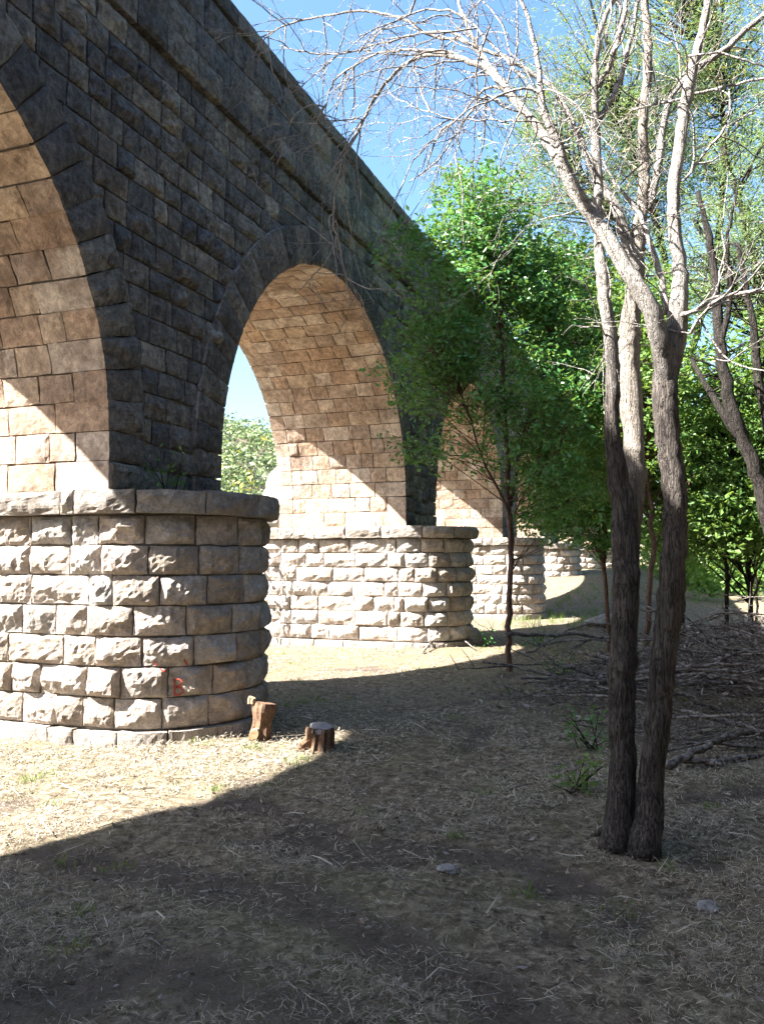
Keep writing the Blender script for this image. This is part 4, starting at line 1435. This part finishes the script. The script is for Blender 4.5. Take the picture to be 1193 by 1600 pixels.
def straw_object(name, n, dmin, dmax, power, lmin, lmax, wid, tilt, seed, mat, keep_bare, label, cat, zoff=0.004):
    g = np.random.default_rng(seed)
    p, d = scatter(n, dmin, dmax, power, g)
    bm_ = bare_mask(p[:, 0], p[:, 1])
    dens = 0.10 + 0.90 * smooth01(-0.35, 0.4, n2(p[:, 0], p[:, 1], 1.0, 14) * 0.6 + n2(p[:, 0], p[:, 1], 2.6, 15) * 0.5 + n2(p[:, 0], p[:, 1], 7.0, 16) * 0.45)
    k = (g.random(n) < (1 - (1 - keep_bare) * bm_) * dens) & ~inside_pier(p[:, 0], p[:, 1])
    p, d = p[k], d[k]
    n = len(p)
    p[:, 2] = ground_z(p[:, 0], p[:, 1]) + zoff + np.abs(g.normal(size=n)) * 0.012
    yaw = g.random(n) * 2 * math.pi
    el = np.abs(g.normal(size=n)) * tilt
    dirv = np.column_stack([np.cos(yaw) * np.cos(el), np.sin(yaw) * np.cos(el), np.sin(el)])
    side = np.column_stack([-np.sin(yaw), np.cos(yaw), g.normal(size=n) * 0.5])
    side /= np.linalg.norm(side, axis=1)[:, None]
    L = g.uniform(lmin, lmax, n)[:, None]
    w = (wid * g.uniform(0.5, 1.5, n) * np.clip(d / 4.0, 0.7, 3.0))[:, None]
    bend = g.normal(size=(n, 3)) * 0.13 * L
    bend[:, 2] = np.abs(bend[:, 2]) * 0.6
    a, m, b = p, p + dirv * L * 0.5 + bend, p + dirv * L
    V = np.stack([a - side * w, a + side * w, m + side * w, m - side * w, b + side * w * 0.3, b - side * w * 0.3], 1).reshape(-1, 3)
    i = np.arange(n)[:, None] * 6
    Q = np.concatenate([i + np.array([[0, 1, 2, 3]]), i + np.array([[3, 2, 4, 5]])], 0)
    o = link(name, make_mesh(name, V, Q), mat)
    return tag(o, label, cat, None, 'stuff')


straw_object('straw_litter', 190000, 1.9, 9.5, 1.3, 0.012, 0.06, 0.0011, 0.28, 501, M['straw'], 0.10, 'dry straw and mown grass lying over the whole clearing', 'straw')
straw_object('dry_grass', 90000, 4.5, 26.0, 1.2, 0.02, 0.075, 0.0011, 0.5, 502, M['straw'], 0.15, 'short dry grass standing across the clearing toward the piers', 'grass')
straw_object('stalk_litter', 900, 2.0, 10.0, 1.2, 0.10, 0.26, 0.0026, 0.12, 503, M['straw'], 0.4, 'long pale dry stalks strewn over the foreground', 'straw', 0.012)


def tufts(name, spots, mat, seed, label, h):
    g = np.random.default_rng(seed)
    P_, = (np.array(spots),)
    c = np.repeat(P_, 26, axis=0) + g.normal(size=(len(P_) * 26, 3)) * np.array([0.05, 0.05, 0])
    c[:, 2] = ground_z(c[:, 0], c[:, 1])
    n = len(c)
    d = g.normal(size=(n, 3)) * 0.35; d[:, 2] = 1
    d /= np.linalg.norm(d, axis=1)[:, None]
    s = np.cross(d, g.normal(size=(n, 3))); s /= np.linalg.norm(s, axis=1)[:, None]
    L = (h * g.uniform(0.4, 1.2, n))[:, None]
    w = 0.0028
    V = np.stack([c - s * w, c + s * w, c + d * L * 0.6 + s * w, c + d * L * 0.6 - s * w, c + d * L + s * w * 0.2 - [0, 0, 0.01], c + d * L - s * w * 0.2 - [0, 0, 0.01]], 1).reshape(-1, 3)
    i = np.arange(n)[:, None] * 6
    Q = np.concatenate([i + np.array([[0, 1, 2, 3]]), i + np.array([[3, 2, 4, 5]])], 0)
    return tag(link(name, make_mesh(name, V, Q), mat), label, 'grass', None, 'stuff')


g = np.random.default_rng(61)
spots = [GP(x, y) for x, y in [(455, 1190), (475, 1186), (462, 1196), (60, 1212), (40, 1216), (80, 1208), (150, 1150), (120, 1152), (300, 1162), (250, 1160), (330, 1168), (390, 1172), (415, 1225), (470, 1098), (450, 1105), (500, 1095), (550, 1092), (100, 1345), (180, 1350), (800, 1015), (815, 1012), (835, 1014), (780, 1018), (860, 1016), (745, 1012)]]
p, d = scatter(70, 2.6, 16, 1.0, g)
spots += [q for q in p]
tufts('grass_tufts', spots, M['grass'], 62, 'scattered small tufts of fresh green grass', 0.06)
# fresh grass on the far bank
p = np.column_stack([g.uniform(-4.6, -1.6, 90), g.uniform(20, 31, 90), np.zeros(90)])
tufts('bank_grass', [q for q in p], M['grass'], 63, 'green grass on the bank by the far piers', 0.22)
p, d = scatter(420, 2.0, 11, 1.2, g)
p[:, 2] = ground_z(p[:, 0], p[:, 1]) + 0.012
V, Q = leaves(p, 0.04, 0.5, 0.0, 64)
tag(link('fallen_leaves', make_mesh('fallen_leaves', V, Q), M['dry_leaf']), 'small grey fallen leaves scattered on the ground', 'leaves', None, 'stuff')

g = np.random.default_rng(66)
p, d = scatter(9000, 1.9, 12, 1.15, g)
kk = g.random(len(p)) < 0.35 + 0.65 * smooth01(-0.2, 0.5, n2(p[:, 0], p[:, 1], 1.1, 19))
p = p[kk]
p[:, 2] = ground_z(p[:, 0], p[:, 1]) + 0.008
V, Q = leaves(p, 0.03, 0.55, 0.0, 67)
tag(link('leaf_litter', make_mesh('leaf_litter', V, Q), M['litter']), 'fine brown leaf litter and chaff over the foreground', 'litter', None, 'stuff')
p, d = scatter(260, 2.0, 9, 1.1, g)
mb = MB()
for q in p:
    q[2] = gz(q[0], q[1]) + 0.012
    twigs(mb, q, np.array([g.normal(), g.normal(), 0.05]), g.uniform(0.08, 0.3), g.uniform(0.0015, 0.004), g, int(g.random() < 0.4), 0.0, 0.12)
o = mb.build('twig_litter', M['dead_wood'], None)
tag(o, 'small broken twigs scattered over the straw', 'twigs', None, 'stuff')
